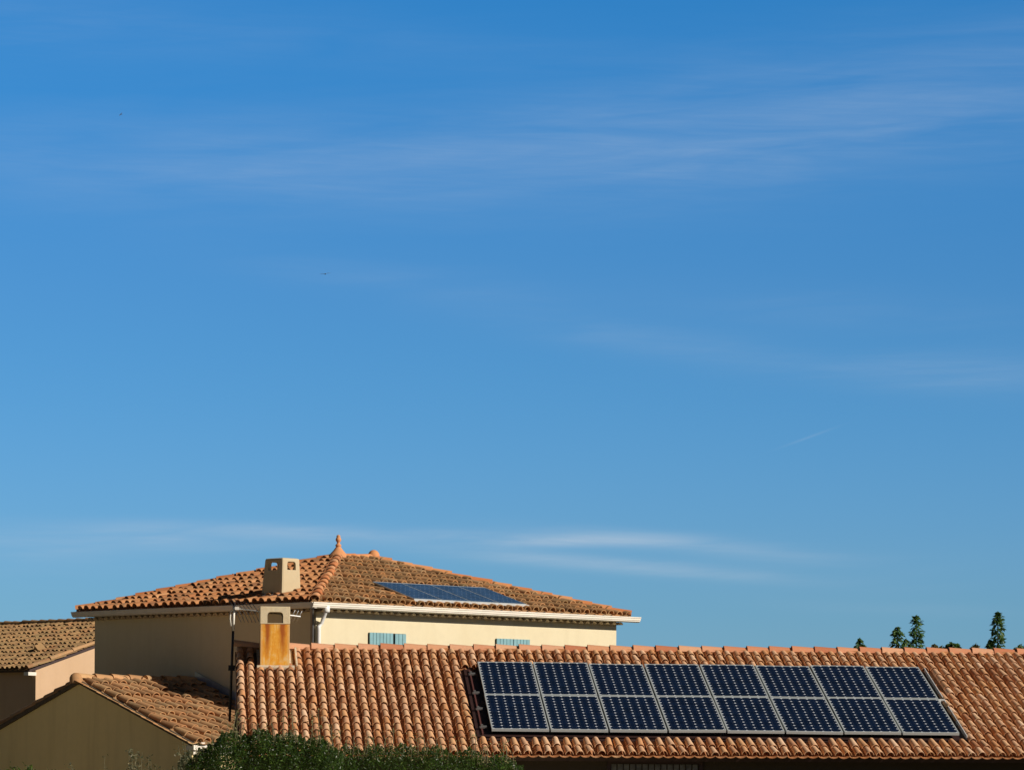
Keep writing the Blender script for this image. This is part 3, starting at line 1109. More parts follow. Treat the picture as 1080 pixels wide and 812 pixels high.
# mortar bedding below the hip caps
hm = MB()
for a_, b_ in ((CR[0], APEX), (CR[1], APEX2), (CR[3], APEX), (CR[2], APEX2), (APEX, APEX2)):
    d_ = b_ - a_
    sd = np.cross(d_, UP)
    sd /= np.linalg.norm(sd)
    hm.prism([a_ + sd * .085 + UP * .0, a_ + UP * .075, a_ - sd * .085 + UP * .0], d_)
hm.build('hip_mortar', 'tile_brown', hroof)
# finial on the apex and the knob at the other end of the ridge
fn = MB()
fn.lathe(APEX + UP * .06, [(.26, -.04), (.17, .06), (.105, .13), (.07, .18), (.05, .205), (.062, .215), (.068, .24), (.05, .262), (.034, .275), (.032, .30), (.05, .325), (.063, .352), (.060, .385), (.044, .41), (.040, .425), (.048, .44), (.03, .465), (.0, .475)], 18, (.55, .4, 0))
fn.build('finial', 'hip_tile', hroof)
kn = MB()
kn.lathe(APEX2 + D1 * .08 + UP * .05, [(.13, .0), (.135, .06), (.12, .12), (.085, .165), (.04, .19), (.0, .195)], 16, (.85, .4, 0))
kn.build('ridge_knob', 'hip_tile', hroof)

# roof chimney on the shaded-side slope: tapered block with round-topped openings
s1 = (D1 * (L2 / 2) + UP * RISE) / math.hypot(L2 / 2, RISE)
s1 = ay_l
cbs = hit(297, 627.0, E0 + an_l * .085, an_l)
ztp = at(300, 588.3, cbs[1] + .25)[2]
bz = cbs[2] - .20
bw2, bw1 = .69 * K, .52 * K
tz = ztp - bz
tp = .15
q0 = np.array([cbs[0], cbs[1], bz])
fr = 1.0
c_ = MB()
btm = [q0, q0 + D1 * bw1, q0 + D1 * bw1 + D2 * bw2, q0 + D2 * bw2]
i1, i2 = .05, .10
top = [q0 + D1 * i1 + D2 * .04, q0 + D1 * (bw1 - .03) + D2 * .04, q0 + D1 * (bw1 - .03) + D2 * (bw2 - i2), q0 + D1 * i1 + D2 * (bw2 - i2)]
top = [t + UP * tz for t in top]
c_.add(btm + top, [(3, 2, 1, 0), (4, 5, 6, 7), (0, 1, 5, 4), (1, 2, 6, 5), (2, 3, 7, 6), (3, 0, 4, 7)])
hch = c_.build('chimney', 'chimney_render', hroof, bevel=.045)
m2 = (.04 + bw2 - i2) / 2
m1 = (i1 + bw1 - .03) / 2
for prism_ in ((arch(q0 + UP * (tz - .50) - D1 * .5, D2, UP, m2 - .17, m2 + .17, .245, .425, .05), D1 * 2),
               (arch(q0 + UP * (tz - .50) - D2 * .5, D1, UP, m1 - .11, m1 + .12, .25, .425, .05), D2 * 2.4)):
    cut = MB()
    cut.prism(*prism_)
    boolean_cut(hch, cut)
cut = MB()
cut.box(q0, D1, D2, UP, (.13, bw1 - .09), (.09, bw2 - .17), (tz - .30, tz - .065))
boolean_cut(hch, cut)
cf_ = MB()
cf_.box(cbs - D1 * .06 - D2 * .06, D2, s1, np.cross(s1, D2) * (1 if np.cross(s1, D2)[2] > 0 else -1), (0, bw2 + .14), (-.01, .10), (-.05, .006))
cf_.build('flashing', 'alu_clear', hch)

# gutters and downpipes
def run_gutter(P, Q, outw, name='gutter'):
    m_ = MB()
    pr = [P - UP * .052 + p for p in gutter_profile(outw)]
    m_.prism(pr, Q - P)
    return m_.build(name, 'white_paint', house)


run_gutter(HCN - D1 * .03, HCN + D1 * L1, -D2)
run_gutter(HCN + D2 * .02, HCN + D2 * L2, -D1)
pc = WC - D2 * .06 + D1 * .03
dp = MB()
o_l = HCN + D1 * .36 * K + D2 * .05
dp.tube([o_l + UP * .02, o_l - UP * .10, o_l - UP * .14 - D1 * .03, pc + D1 * .08 - UP * .33, pc - UP * .42 + D1 * .0, pc - UP * .5, np.array([pc[0], pc[1], .05])], .040, 12)
dp.build('downpipe', 'white_pvc', house)
dp = MB()
p2 = WC - D1 * .055 + D2 * .06
dp.tube([HCN + D2 * .12 + D1 * .05, HCN + D2 * .12 + D1 * .05 - UP * .07, p2 - UP * .16, np.array([p2[0], p2[1], .05])], .040, 12)
dp.build('downpipe', 'grey_metal', house)
dp = MB()
dp.lathe(o_l - UP * .13, [(.0, 0), (.065, 0), (.07, .03), (.07, .13), (.06, .14)], 12)
dp.build('gutter_outlet', 'white_pvc', house)

# shutters
def shutter(sA, sB, ztop_, Hs, open_ang=0.0, hinge=None, lab=None):
    m_ = MB()
    n_ = max(3, int(round((sB - sA) / .10)))
    O_ = WC
    ax_, ou = D1, -D2
    if open_ang:
        ou2 = -D2
        ax_ = D1 * math.cos(open_ang) + ou2 * math.sin(open_ang)
        if hinge == 'r':
            ax_ = D1 * math.cos(open_ang) - ou2 * math.sin(open_ang)
            O_ = WC + D1 * sB - ax_ * sB
        ou = np.cross(ax_, UP) if np.dot(np.cross(ax_, UP), -D2) > 0 else -np.cross(ax_, UP)
    for i in range(n_):
        a = sA + (sB - sA) * i / n_
        b = sA + (sB - sA) * (i + 1) / n_ - .012
        m_.box(O_, ax_, ou, UP, (a, b), (.03, .055), (ztop_ - Hs, ztop_))
    m_.box(O_, ax_, ou, UP, (sA + .01, sB - .02), (.018, .0295), (ztop_ - Hs + .02, ztop_ - .02))
    return m_.build('shutter', 'teal', house)


def window_hole(sA, sB, ztop_, Hs):
    m_ = MB()
    m_.box(WC, D1, -D2, UP, (sA, sB), (.003, .012), (ztop_ - Hs, ztop_))
    wo_ = m_.build('window', 'slate_dark', house)
    for s_ in (sA - .03, sB):
        k_ = MB()
        k_.box(WC, D1, -D2, UP, (s_, s_ + .03), (.003, .05), (ztop_ - .33, ztop_ - .24))
        k_.build('hinge', 'dark_metal', wo_)


window_hole(1.35 * K, 2.32 * K, -.472 * K, 1.3)
shutter(1.354 * K, 1.975 * K, -.470 * K, 1.3)
shutter(2.02 * K, 2.319 * K, -.478 * K, 1.3)
window_hole(4.80 * K, 5.74 * K, -.492 * K, 1.2)
shutter(4.799 * K, 5.265 * K, -.490 * K, 1.2)
shutter(5.275 * K, 5.739 * K, -.490 * K, 1.2)

# ------------------------------------------------------------------ small array on the house: a row of four
nrm = an_r
ax4 = D1.copy()
ph4 = h4
pr4 = make_panel(w4 / 4 - .008, ph4, .010, .032, 'cells_small', 'alu')
RM4 = Matrix(((ax4[0], ay_r[0], an_r[0]), (ax4[1], ay_r[1], an_r[1]), (ax4[2], ay_r[2], an_r[2])))
for i in range(4):
    o_ = pr4 if i == 0 else copy_thing(pr4)
    o_.matrix_basis = Matrix.Translation(Vector(HA + ax4 * (w4 / 4 * i))) @ RM4.to_4x4()
    o_['label'] = 'blue sky-tinted solar panel on the hipped house, %s in its row' % ('leftmost' if i == 0 else 'rightmost' if i == 3 else ORD[i] + ' from the left')
    o_['group'] = 'solar panels in the small array on the hipped roof'
sp = MB()
sp.box(HA, ax4, ay_r, an_r, (-.02, w4 + .05), (-.030, -.006), (-.05, -.012))
tag(sp.build('mounting_rail', 'alu_clear', loc=HA), 'bright aluminium rail along the lower edge of the small roof array', 'mounting rail')

# ================================================================== THE SMALL GABLED ANNEX
J = CAM + K * np.array([-6.45, 69.25, 1.36])            # where its ridge meets the house wall
ann = MB()
AD = 2.95 * K
aw = 3.72 * K
tA = .334
GA = J - D1 * AD                                         # apex in the gable plane
annex = thing('gabled_annex', 'small ochre gabled annex with golden brown tiles against the house wall', 'house', (GA[0], GA[1], 0))
gi = GA + D1 * .05
pts = [gi - D2 * (aw - .12), gi + D2 * (aw - .12)]
zA = GA[2]
poly = [np.array([pts[0][0], pts[0][1], 0]), np.array([pts[1][0], pts[1][1], 0]), pts[1] - UP * (tA * (aw - .12) + .02), gi - UP * .02, pts[0] - UP * (tA * (aw - .12) + .02)]
ann.prism([np.asarray(p) for p in poly], D1 * (AD - .06))
ann.build('wall', 'wall_ochre', annex)
sla = math.hypot(1, tA)
ayR = (D2 + UP * tA) / sla                                # up the near slope
anR = np.cross(D1, ayR)
ayL = (-D2 + UP * tA) / sla
anL = np.cross(-D1, ayL)
lenA = aw * sla
EN = GA - D2 * aw - UP * tA * aw
EF = GA + D2 * aw - UP * tA * aw
ar = MB()
NPA = .26
AE = lenA / 10
tile_field(ar, EN, D1, ayR, anR, -.02, AD - .04, 0, lenA, NPA, AE, .106, .104, lambda s, t, w=0: t < lenA, 3.2, rise=.036, th=.017, stag=.4)
tile_field(ar, EF + D1 * AD, -D1, ayL, anL, .04, AD + .02, 0, lenA, NPA, AE, .114, .104, lambda s, t, w=0: t < lenA, 2.0, rise=.026, th=.013, stag=.6)
dk = MB()
dk.box(EN, D1, ayR, anR, (.0, AD - .01), (.05, lenA - .005), (-.045, -.004))
dk.box(EF, D1, ayL, anL, (.0, AD - .01), (.05, lenA - .005), (-.045, -.004))
aroof = dk.build('roof', 'tray', annex)
ar.build('tile_slope', 'tile_gold', aroof)
rc = MB()
caps(rc, GA - D1 * .05 + UP * .02, GA + D1 * (AD - .05) + UP * .02, UP, .46, .12, .11, 1.2, .02)
rc.lathe(GA - D1 * .06 + UP * .0, [(.14, -.06), (.14, .06), (.11, .12), (.05, .16), (.0, .165)], 12, (.2, .3, 0))
rc.build('ridge_cap', 'tile_gold', aroof)
zf = MB()
fa = J + UP * .0
zf.box(fa - D1 * .03 - D2 * .02, -D2, (-D1), UP, (0, .01), (0, .01), (0, .01))
for a_, b_, hgt in ((J - D1 * .035, EN + D1 * (AD - .035), .26),):
    d_ = b_ - a_
    pts_ = [a_ + UP * .04, a_ - D1 * .22 + UP * .06, a_ - D1 * .22 + UP * .078, a_ - D1 * .012 + UP * .075, a_ - D1 * .012 + UP * hgt, a_ + UP * hgt]
    zf.prism(pts_, d_)
zf.build('flashing', 'zinc', aroof)
# white cornice block closing the eave
cr_ = MB()
cr_.box(EN, D1, D2, UP, (.02, AD - .1), (.02, .28), (-.125, -.02))
cr_.box(EN, D1, D2, UP, (.06, AD - .1), (.08, .28), (-.21, -.128))
n_ = int(AD / NPA)
for i in range(n_):
    cr_.box(EN + D1 * (-.02 + NPA * (i + 1)), D1, D2, UP, (-.05, .05), (-.01, .20), (-.019, .035))
cr_.build('eave_cornice', 'white_paint', annex, bevel=.01)
vm = MB()
for Epos, ay_, an_ in ((EN, ayR, anR), (EF, ayL, anL)):
    vm.box(Epos - D1 * .012, D1, ay_, an_, (0, .05), (.02, lenA - .03), (-.060, .020))
vm.build('verge', 'bark', aroof)

# ================================================================== THE FAR HOUSE AT THE LEFT EDGE
KF = 90 / 84
FE = CAM + KF * (np.array([-11.99, 84.0, 1.95]))
FT = .33
fs = math.hypot(1, FT)
far = thing('far_house', 'peach-walled house with old mossy tiles at the left edge behind the annex', 'house', (FE[0], FE[1], 0))
FR = 4.10 * KF                                           # run from eave to ridge
FLN = 11.0 * KF
fw_ = MB()
A_ = FE + D1 * .28 + D2 * .06
poly = [np.array([A_[0], A_[1], 0]), np.array([*(A_ + D1 * (2 * FR - .56))[:2], 0]), A_ + D1 * (2 * FR - .56) + UP * (FT * .28 - .04), FE + D2 * .06 + D1 * FR + UP * (FT * FR - .04), A_ + UP * (FT * .28 - .04)]
fw_.prism([np.asarray(p) for p in poly], D2 * (FLN - .2))
fw_.build('wall', 'wall_peach', far)
ayF = (D1 + UP * FT) / fs
anF = np.cross(-D2, ayF)
lF = FR * fs
ft = MB()
FP = .205 * KF
FX = lF / 12
tile_field(ft, FE + D2 * FLN, -D2, ayF, anF, 0, FLN - .02, 0, lF, FP, FX, .088, .084, lambda s, t, w=0: t < lF, 2.0, rise=.028, th=.010, stag=.3)
dk = MB()
dk.box(FE, D2, ayF, anF, (.02, FLN), (.05, lF), (-.07, -.004))
ayB = (-D1 + UP * FT) / fs
anB = np.cross(D2, ayB)
dk.box(FE + D1 * 2 * FR, D2, ayB, anB, (.02, FLN), (-.1, lF), (-.07, .05))
froof = dk.build('roof', 'tray', far)
ft.build('tile_slope', 'tile_far', froof)
rc = MB()
RT = FE + D1 * FR + UP * (FT * FR)
caps(rc, RT + D2 * FLN + UP * .02, RT - D2 * .04 + UP * .02, UP, .44, .115, .115, 1.2, .02)
rc.build('ridge_cap', 'tile_far', froof)
vc = MB()
caps(vc, FE - D1 * .02 + D2 * .02 + anF * .03, FE + D2 * .02 + anF * .03 + ayF * lF, anF, .80, .085, .085, 1, .02)
vc.build('verge_cap', 'tile_gold', froof)
vt = MB()
vp = hit(38, 686.5, FE + anF * .07, anF)
vt.prism([vp - D2 * .13 + anF * .0, vp + D2 * .13 + anF * .0, vp + anF * .16], ayF * .25)
vt.build('vent_tile', 'tile_far', froof)
ck = MB()
ck.box(FE, D2, D1, UP, (-.03, .18), (-.02, .24), (-.14, -.05))
ck.build('eave_corner', 'white_paint', far)

# ================================================================== AERIAL ON ITS MAST
mY = float((RP0 + RR * SL + RF * 4.6)[1]) + .25
mb0, mb1 = at(242.2, 760, mY), at(247.0, 634.5, mY)
ant = thing('tv_aerial', 'television aerial on a dark mast left of the rust-stained chimney', 'aerial', (mb0[0], mb0[1], mb0[2]))
md_ = MB()
md_.tube([mb0, mb1], .024, 10)
md_.build('mast', 'dark_metal', ant)
ms = MB()
ms.tube([at(246.2, 665, mY - .04), at(246.9, 641, mY - .04)], .020, 8)
ms.tube([at(249.0, 640, mY - .04), at(243.4, 645, mY - .06), at(242.7, 652, mY - .05), at(243.6, 660, mY - .04)], .013, 8)
ms.build('cable', 'cable', ant)
bm_ = MB()
bA, bB = at(246, 641.0, mY - .06), at(317, 650, mY - .30)
bm_.tube([bA, bB], .012, 8)
bm_.build('boom', 'alu_clear', ant)
bx = MB()
q_ = at(250, 641.5, mY - .10)
bx.box(q_, np.array([1.0, 0, 0]), np.array([0, 1.0, 0]), UP, (-.035, .035), (-.04, .02), (-.025, .03))
bx.build('dipole_box', 'cable', ant)
for i in range(12):
    f_ = .02 + i * .058
    if f_ > .40:
        break
    p_ = bA + (bB - bA) * f_
    for sgn in (-1, 1):
        e_ = MB()
        tip = p_ + np.array([sgn * -.10 - .06, sgn * .10, .20]) * (1.0 - .03 * i) if sgn > 0 else p_ + np.array([.11, .14, -.25]) * (1.0 - .03 * i)
        e_.tube([p_, tip], .0065, 6)
        e_.build('element', 'dark_metal' if sgn > 0 else 'grey_metal', ant)
for i in range(3):
    p_ = bA + (bB - bA) * (.88 + i * .05)
    e_ = MB()
    e_.tube([p_ + np.array([-.05, .02, -.10]), p_ + np.array([.05, -.02, .10])], .0065, 6)
    e_.build('element', 'grey_metal', ant)
bk_ = MB()
br = at(244.2, 703, mY)
gw = RP0 + RR * (SL - .0)
bk_.box(br, RHZ, FHZ, UP, (-.06, float(np.dot(gw - br, RHZ)) + .05), (-.03, .03), (-.03, .03))
bk_.box(br, RHZ, FHZ, UP, (-.06, .06), (-.05, .05), (-.07, -.031))
bk_.build('bracket', 'dark_metal', ant)

# ================================================================== PLANTS


def leaves(mb, C_, nrmv, size, tints, rs, aspect=.42):
    """one folded leaf per centre"""
    n = len(C_)
    d = rs.normal(size=(n, 3))
    d += nrmv
    d /= np.linalg.norm(d, axis=1)[:, None]
    a = np.cross(d, rs.normal(size=(n, 3)))
    a /= np.linalg.norm(a, axis=1)[:, None]
    b = np.cross(d, a)
    s = (size * rs.uniform(.65, 1.3, n))[:, None]
    V = np.stack([C_ - a * s * .5, C_ + b * s * aspect * .5 + d * s * .10, C_ + a * s * .5 - d * s * .06, C_ - b * s * aspect * .5 + d * s * .10], 1).reshape(-1, 3)
    F = [(4 * i, 4 * i + 1, 4 * i + 2) for i in range(n)] + [(4 * i, 4 * i + 2, 4 * i + 3) for i in range(n)]
    T = np.repeat(np.stack([tints, np.full(n, .5), np.zeros(n)], 1), 4, 0)
    mb.add(V, F, T, False)


def interp(pts, x):
    return np.interp(x, [p[0] for p in pts], [p[1] for p in pts])


def hedge_mass(name, label, cat, prof, Yc, depth, n, size, mat_, seed, zlow=.2, sprigs=(), group=None):
    rs = np.random.default_rng(seed)
    x0, x1 = prof[0][0], prof[-1][0]
    mid = at((x0 + x1) / 2, 800, Yc)
    root = thing(name, label, cat, (mid[0], mid[1], 0), group)
    px = rs.uniform(x0, x1, n)
    ytop = interp(prof, px) + 2.5 * np.sin(px * .19 + seed) + 1.5 * np.sin(px * .53) + 1.2 * np.sin(px * 1.3 + 2)
    zt = np.array([at(a, b, Yc)[2] for a, b in zip(px, ytop)])
    # shell-biased fill: most leaves lie near the top and the faces
    u = rs.random(n) ** 1.6
    dep = rs.uniform(-1, 1, n)
    rnd_top = zt - .30 * np.abs(dep) ** 3
    low = np.where(rs.random(n) < .72, rnd_top - .65, zlow)
    z = rnd_top - u * (rnd_top - low)
    lump = .10 * np.sin(px * .11 + z * 5) + .07 * np.sin(px * .31 - z * 8)
    Yd = Yc + dep * depth * .5 * (1 + lump)
    X = (px - 540) / FPX * Yd
    P = np.stack([X, Yd, z], 1)
    out = np.stack([np.zeros(n), dep * .8, .5 + .5 * (1 - u)], 1)
    m_ = MB()
    cl = .5 + .5 * np.sin(px * .23 + z * 7)
    leaves(m_, P, out, size, np.clip(rs.beta(2, 3, n) * .8 + .2 * cl * rs.random(n), 0, 1), rs)
    st, sp_ = MB(), MB()
    if mat_ == 'leaf_hedge':
        sprigs = list(sprigs)
        for _ in range(26):
            sx = rs.uniform(x0 + 6, x1 - 6)
            sy = float(interp(prof, sx))
            sprigs.append((sx, sy + 3, sy - rs.uniform(3, 12), rs.uniform(-4, 4)))
    for (sx, sy0, sy1, lean) in sprigs:
        p0, p1 = at(sx, sy0 + 10, Yc - depth * .3), at(sx + lean, sy1, Yc - depth * .25)
        st.tube([p0, (p0 + p1) / 2 + np.array([.02, 0, 0]), p1], [.008, .006, .003], 5)
        k = max(7, int(abs(sy0 - sy1) * 1.3))
        tt = rs.uniform(0, 1, k)
        Pq = p0 + (p1 - p0) * tt[:, None] + rs.normal(size=(k, 3)) * .045
        leaves(sp_, Pq, np.tile([0, -.5, .4], (k, 1)), size * .9, np.clip(rs.uniform(.45, 1.0, k), 0, 1), rs)
    m_.build('foliage', mat_, root)
    if sprigs:
        sp_.build('sprig_leaves', 'leaf_sprig' if mat_ == 'leaf_hedge' else mat_, root)
    nst = max(4, int((x1 - x0) / 22))
    for i in range(nst):
        sx = x0 + (i + .5) * (x1 - x0) / nst
        top_ = at(sx + rs.uniform(-6, 6), float(interp(prof, sx)) + 9, Yc + rs.uniform(-.2, .2))
        b0 = np.array([top_[0] + rs.uniform(-.1, .1), Yc, 0])
        st.tube([b0, b0 * .5 + top_ * .5 + rs.normal(size=3) * .05, top_], [.03, .02, .006], 6)
    st.build('stem', 'stem', root)
    return root


bush_prof = [(196, 806), (206, 797), (216, 787), (226, 779), (236, 774), (250, 772), (262, 774), (275, 771), (290, 773), (305, 776), (320, 776), (336, 780), (352, 786), (362, 794)]
hedge_mass('laurel_bush', 'dark glossy bush with pale sprigs in front of the left end of the rose roof', 'bush', bush_prof, 54.2, 1.5, 34000, .048, 'leaf_hedge', 3,
           sprigs=[(296, 776, 748, 3), (306, 778, 742, 2), (312, 776, 760, -4), (288, 774, 756, -3), (326, 780, 752, 4), (334, 782, 748, 2), (345, 784, 764, 5), (236, 774, 760, 4), (247, 772, 752, 3), (252, 774, 757, 6), (268, 772, 764, -2), (240, 776, 748, 10), (356, 788, 770, 3), (279, 774, 764, 2)])
hedge_prof = [(350, 792), (365, 788), (380, 787), (400, 788), (418, 785), (432, 789), (450, 787), (466, 790), (482, 792), (500, 792), (515, 797), (528, 796), (540, 800), (552, 806)]
hedge_mass('clipped_hedge', 'long green hedge under the eave left of the solar panels', 'hedge', hedge_prof, 55.0, 1.3, 24000, .045, 'leaf_hedge', 5,
           sprigs=[(404, 789, 772, 1), (412, 788, 766, 3), (395, 789, 777, -2), (430, 789, 776, 2), (447, 788, 772, -1), (472, 790, 778, 2), (440, 789, 780, 1), (496, 792, 774, 3), (500, 793, 770, 1), (386, 789, 774, 2), (528, 797, 783, 3), (533, 797, 779, 0), (371, 789, 775, 2), (510, 797, 788, 2)])


def weed(name, label, cat, x, ytop, wpx, Yw, nst, size, mat_, seed, nl=26):
    rs = np.random.default_rng(seed)
    b = at(x, 812, Yw)
    root = thing(name, label, cat, (b[0], b[1], 0))
    st, lf = MB(), MB()
    for i in range(nst):
        dx = (rs.uniform(-1, 1)) * wpx * .5
        tp_ = at(x + dx, ytop + (rs.uniform(0, 10) if i else 0) + abs(dx) * .35, Yw + rs.uniform(-.25, .25))
        b0 = np.array([b[0] + dx / FPX * Yw * .5, Yw, 0])
        mid = (b0 + tp_) * .5 + rs.normal(size=3) * .04
        st.tube([b0, mid, tp_], [.010, .008, .003], 5)
        k = nl
        tt = 1 - rs.random(k) ** 1.3 * .30
        P = np.where(tt[:, None] > .5, mid + (tp_ - mid) * (tt[:, None] * 2 - 1), b0 + (mid - b0) * tt[:, None] * 2) + rs.normal(size=(k, 3)) * size * .55
        leaves(lf, P, np.tile([0.2, -.4, .5], (k, 1)), size, np.clip(rs.beta(2, 2, k), 0, 1), rs, .38)
    lf.build('foliage', mat_, root)
    st.build('stem', 'stem', root)
    return root


weed('weed', 'dark low weed at the bottom left corner before the ochre gable wall', 'weed', 25, 805, 28, 58, 14, .07, 'leaf_hedge', 21, 60)
weed('weed', 'thin lone dry stalk standing before the ochre gable wall', 'weed', 111, 796.5, 3, 58, 2, .05, 'leaf_weed', 22, 7)
weed('weed', 'small dark tuft left of the lone dry stalk', 'weed', 75, 806, 6, 58, 3, .06, 'leaf_weed', 23, 22)
weed('weed', 'bushy grey green weed with tall tip between the dry stalk and the white cornice', 'weed', 143, 789, 20, 58, 9, .065, 'leaf_olive', 24, 24)
weed('weed', 'slender weed with dark tip just right of the bushy grey one', 'weed', 160, 794, 9, 58, 4, .06, 'leaf_weed', 25, 18)
weed('weed', 'short tuft of dry weeds below the lone stalk', 'weed', 54, 808.5, 20, 58, 7, .055, 'leaf_weed', 27, 20)
weed('weed', 'low brown weed at the bottom between bushy weed and greyish shrub', 'weed', 178, 806, 14, 58, 6, .055, 'leaf_weed', 28, 20)
gp = [(188, 806), (193, 797), (200, 792), (206, 797), (214, 790), (222, 800), (230, 805)]
hedge_mass('grey_shrub', 'loose greyish green shrub below the white eave cornice of the annex', 'shrub', gp, 56.5, .7, 3200, .055, 'leaf_olive', 31,
           sprigs=[(190, 800, 786, -2), (193, 798, 783, 2), (199, 797, 788, 1), (216, 794, 782, 4), (227, 790, 776, 5)])


def spire_tree(label, x, ytop, wpx, Yt, seed, mat_='leaf_tree', ybot=692, leaf=.155, side=()):
    """a young upright tree: a straight leader ringed with drooping leaves"""
    rs = np.random.default_rng(seed)
    tp_ = at(x, ytop, Yt)
    root = thing('young_tree', label, 'tree', (tp_[0], Yt, 0), 'young trees behind the long roof')
    tk, lf = MB(), MB()
    ppm = FPX / Yt
    for (sx, sy, sw) in ((x, ytop, wpx),) + tuple(side):
        t_ = at(sx, sy, Yt + (0 if sx == x else rs.uniform(-.3, .3)))
        b_ = np.array([tp_[0] + (t_[0] - tp_[0]) * .3, Yt, 0])
        m1_, m2_ = b_ * .6 + t_ * .4, b_ * .25 + t_ * .75
        m1_[0] += rs.normal() * .03
        pts_ = [b_, m1_, m2_, t_]
        tk.tube(pts_, [.06, .045, .026, .008], 8)
        Hh = (ybot - sy) / ppm + .5
        nl = int(Hh / .0030)
        zz = rs.random(nl)
        hgt = t_[2] - zz * Hh
        prof_ = np.clip(zz * Hh * ppm / (sw * 1.0) + .10, .10, 1) ** .6 * (1 + .16 * np.sin(zz * Hh * 21 + seed))
        rr = sw / ppm * .5 * prof_ * np.sqrt(rs.uniform(.15, 1.05, nl))
        th = rs.uniform(0, 2 * math.pi, nl)
        cx_ = np.interp(hgt, [p[2] for p in pts_], [p[0] for p in pts_])
        P = np.stack([cx_ + rr * np.cos(th), Yt + rr * np.sin(th), hgt], 1)
        # drooping leaves: long axis outwards and down
        d = np.stack([np.cos(th), np.sin(th), rs.uniform(-1.1, .25, nl)], 1) + rs.normal(size=(nl, 3)) * .3
        d /= np.linalg.norm(d, axis=1)[:, None]
        sd = np.cross(d, UP + rs.normal(size=(nl, 3)) * .35)
        sd /= np.linalg.norm(sd, axis=1)[:, None]
        s = (leaf * rs.uniform(.6, 1.25, nl))[:, None]
        nn = np.cross(sd, d)
        V = np.stack([P - d * s * .5, P + sd * s * .24 + nn * s * .06, P + d * s * .5, P - sd * s * .24 + nn * s * .06], 1).reshape(-1, 3)
        F = [(4 * i, 4 * i + 1, 4 * i + 2) for i in range(nl)] + [(4 * i, 4 * i + 2, 4 * i + 3) for i in range(nl)]
        T = np.repeat(np.stack([rs.beta(2, 2, nl), np.full(nl, .5), np.zeros(nl)], 1), 4, 0)
        lf.add(V, F, T, False)
    lf.build('crown', mat_, root)
    tk.build('trunk', 'bark', root)
    return root


def round_tree(label, x, ytop, wpx, hpx, Yt, seed, mat_='leaf_tree', n=900, leaf=.14):
    rs = np.random.default_rng(seed)
    ppm = FPX / Yt
    tp_ = at(x, ytop, Yt)
    root = thing('bushy_tree', label, 'tree', (tp_[0], Yt, 0), 'bushy trees behind the long roof')
    lf, tk = MB(), MB()
    rx, rz = wpx / ppm * .5, hpx / ppm
    cz = tp_[2] - rz
    cl = rs.normal(size=(9, 3))
    cl /= np.linalg.norm(cl, axis=1)[:, None]
    cl *= np.array([rx * .6, rx * .6, rz * .55])
    ci = rs.integers(0, 9, n)
    d = rs.normal(size=(n, 3))
    d /= np.linalg.norm(d, axis=1)[:, None]
    P = np.array([tp_[0], Yt, cz]) + cl[ci] + d * (rs.random(n) ** .4)[:, None] * np.array([rx * .48, rx * .48, rz * .5])
    leaves(lf, P, d * .8, leaf, np.clip(rs.beta(2, 2.4, n), 0, 1), rs, .5)
    lf.build('crown', mat_, root)
    b_ = np.array([tp_[0], Yt, 0])
    tk.tube([b_, b_ + np.array([.05, 0, cz * .6]), np.array([tp_[0], Yt, cz])], [.09, .07, .04], 8)
    for k in range(9):
        tk.tube([np.array([tp_[0], Yt, cz - rz * .8]), np.array([tp_[0], Yt, cz]) + cl[k] * .5, np.array([tp_[0], Yt, cz]) + cl[k]], [.03, .018, .006], 5)
    tk.build('trunk', 'bark', root)
    return root


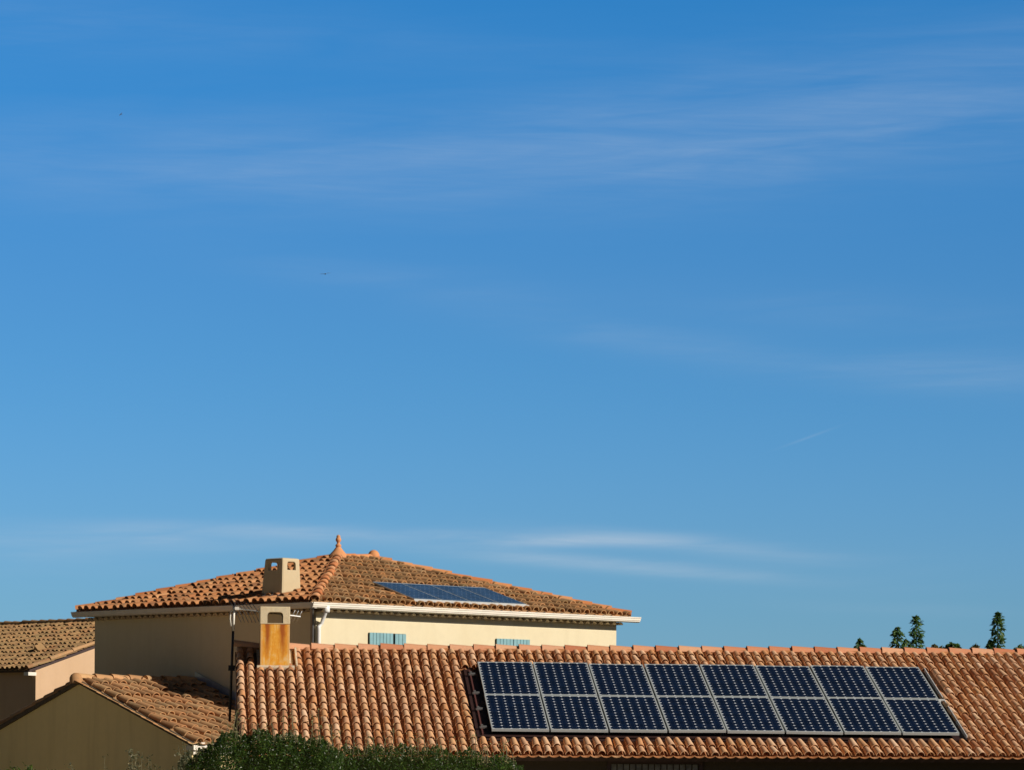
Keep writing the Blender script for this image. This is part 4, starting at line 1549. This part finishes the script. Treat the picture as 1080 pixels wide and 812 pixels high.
YT = 84
spire_tree('short leafy tree top standing alone, leftmost above the right half of the ridge', 907, 673.5, 12, YT, 41)
spire_tree('narrow leafy young tree with small side shoot, left of the close tall pair', 946.5, 661, 13, YT, 42, side=((956, 674.5, 10),))
spire_tree('tall narrow leafy young tree, right one of the close tall pair', 966.6, 650, 14, YT + 1, 43)
spire_tree('tallest dense leafy spire, standing alone near the right edge', 1052.6, 645.5, 14, YT, 44, side=((1044, 675, 9),))
round_tree('low olive brown bush top just right of the close tall pair', 989, 676.5, 16, 13, YT, 45, 'leaf_dry', 800)
round_tree('round green bush top between the tall pair and the lone spire', 1008, 673, 20, 15, YT, 46, 'leaf_tree', 1000)
round_tree('faint low bush top left of the lone tall spire', 1029, 679, 11, 10, YT + 4, 47, 'leaf_dry', 500)
round_tree('low dark bush top at the far right edge of the picture', 1073, 677.5, 15, 12, YT, 48, 'leaf_tree', 700)

# ================================================================== BIRDS


def bird(label, P, span, head, bank, seed):
    """a gliding bird: spindle body with wings and tail in one mesh"""
    m_ = MB()
    c, s = math.cos(head), math.sin(head)
    fwd = np.array([c, s, .02])
    rt = np.array([s, -c, 0])
    rt = rt * math.cos(bank) + UP * math.sin(bank)
    upv = np.cross(rt, fwd)
    Lb = span * .42
    prof_ = [(-.5, .01), (-.35, .05), (-.1, .12), (.15, .13), (.33, .085), (.42, .07), (.5, .01)]
    m_.tube([P + fwd * Lb * a for a, _ in prof_], [Lb * r_ for _, r_ in prof_], 10)
    for sg in (-1, 1):
        w_ = [P + fwd * Lb * .22 + rt * sg * Lb * .08, P + fwd * Lb * .34 + rt * sg * span * .25 + upv * span * .05, P + fwd * Lb * .02 + rt * sg * span * .5 + upv * span * .03,
              P - fwd * Lb * .05 + rt * sg * span * .27 + upv * span * .05, P - fwd * Lb * .14 + rt * sg * Lb * .08]
        m_.prism(w_, upv * span * .012)
    m_.prism([P - fwd * Lb * .35 + rt * Lb * .05, P - fwd * Lb * .35 - rt * Lb * .05, P - fwd * Lb * .75 - rt * Lb * .14, P - fwd * Lb * .75 + rt * Lb * .14], upv * span * .01)
    o_ = m_.build('bird', 'feather', loc=P)
    tag(o_, label, 'bird', 'birds high in the sky')


bird('tiny distant bird banking in the upper left sky', at(127.5, 121, 190), .36, 2.6, .7, 1)
bird('tiny distant bird gliding level, the lower and more central one', at(343, 289, 190), .62, 1.75, .12, 2)
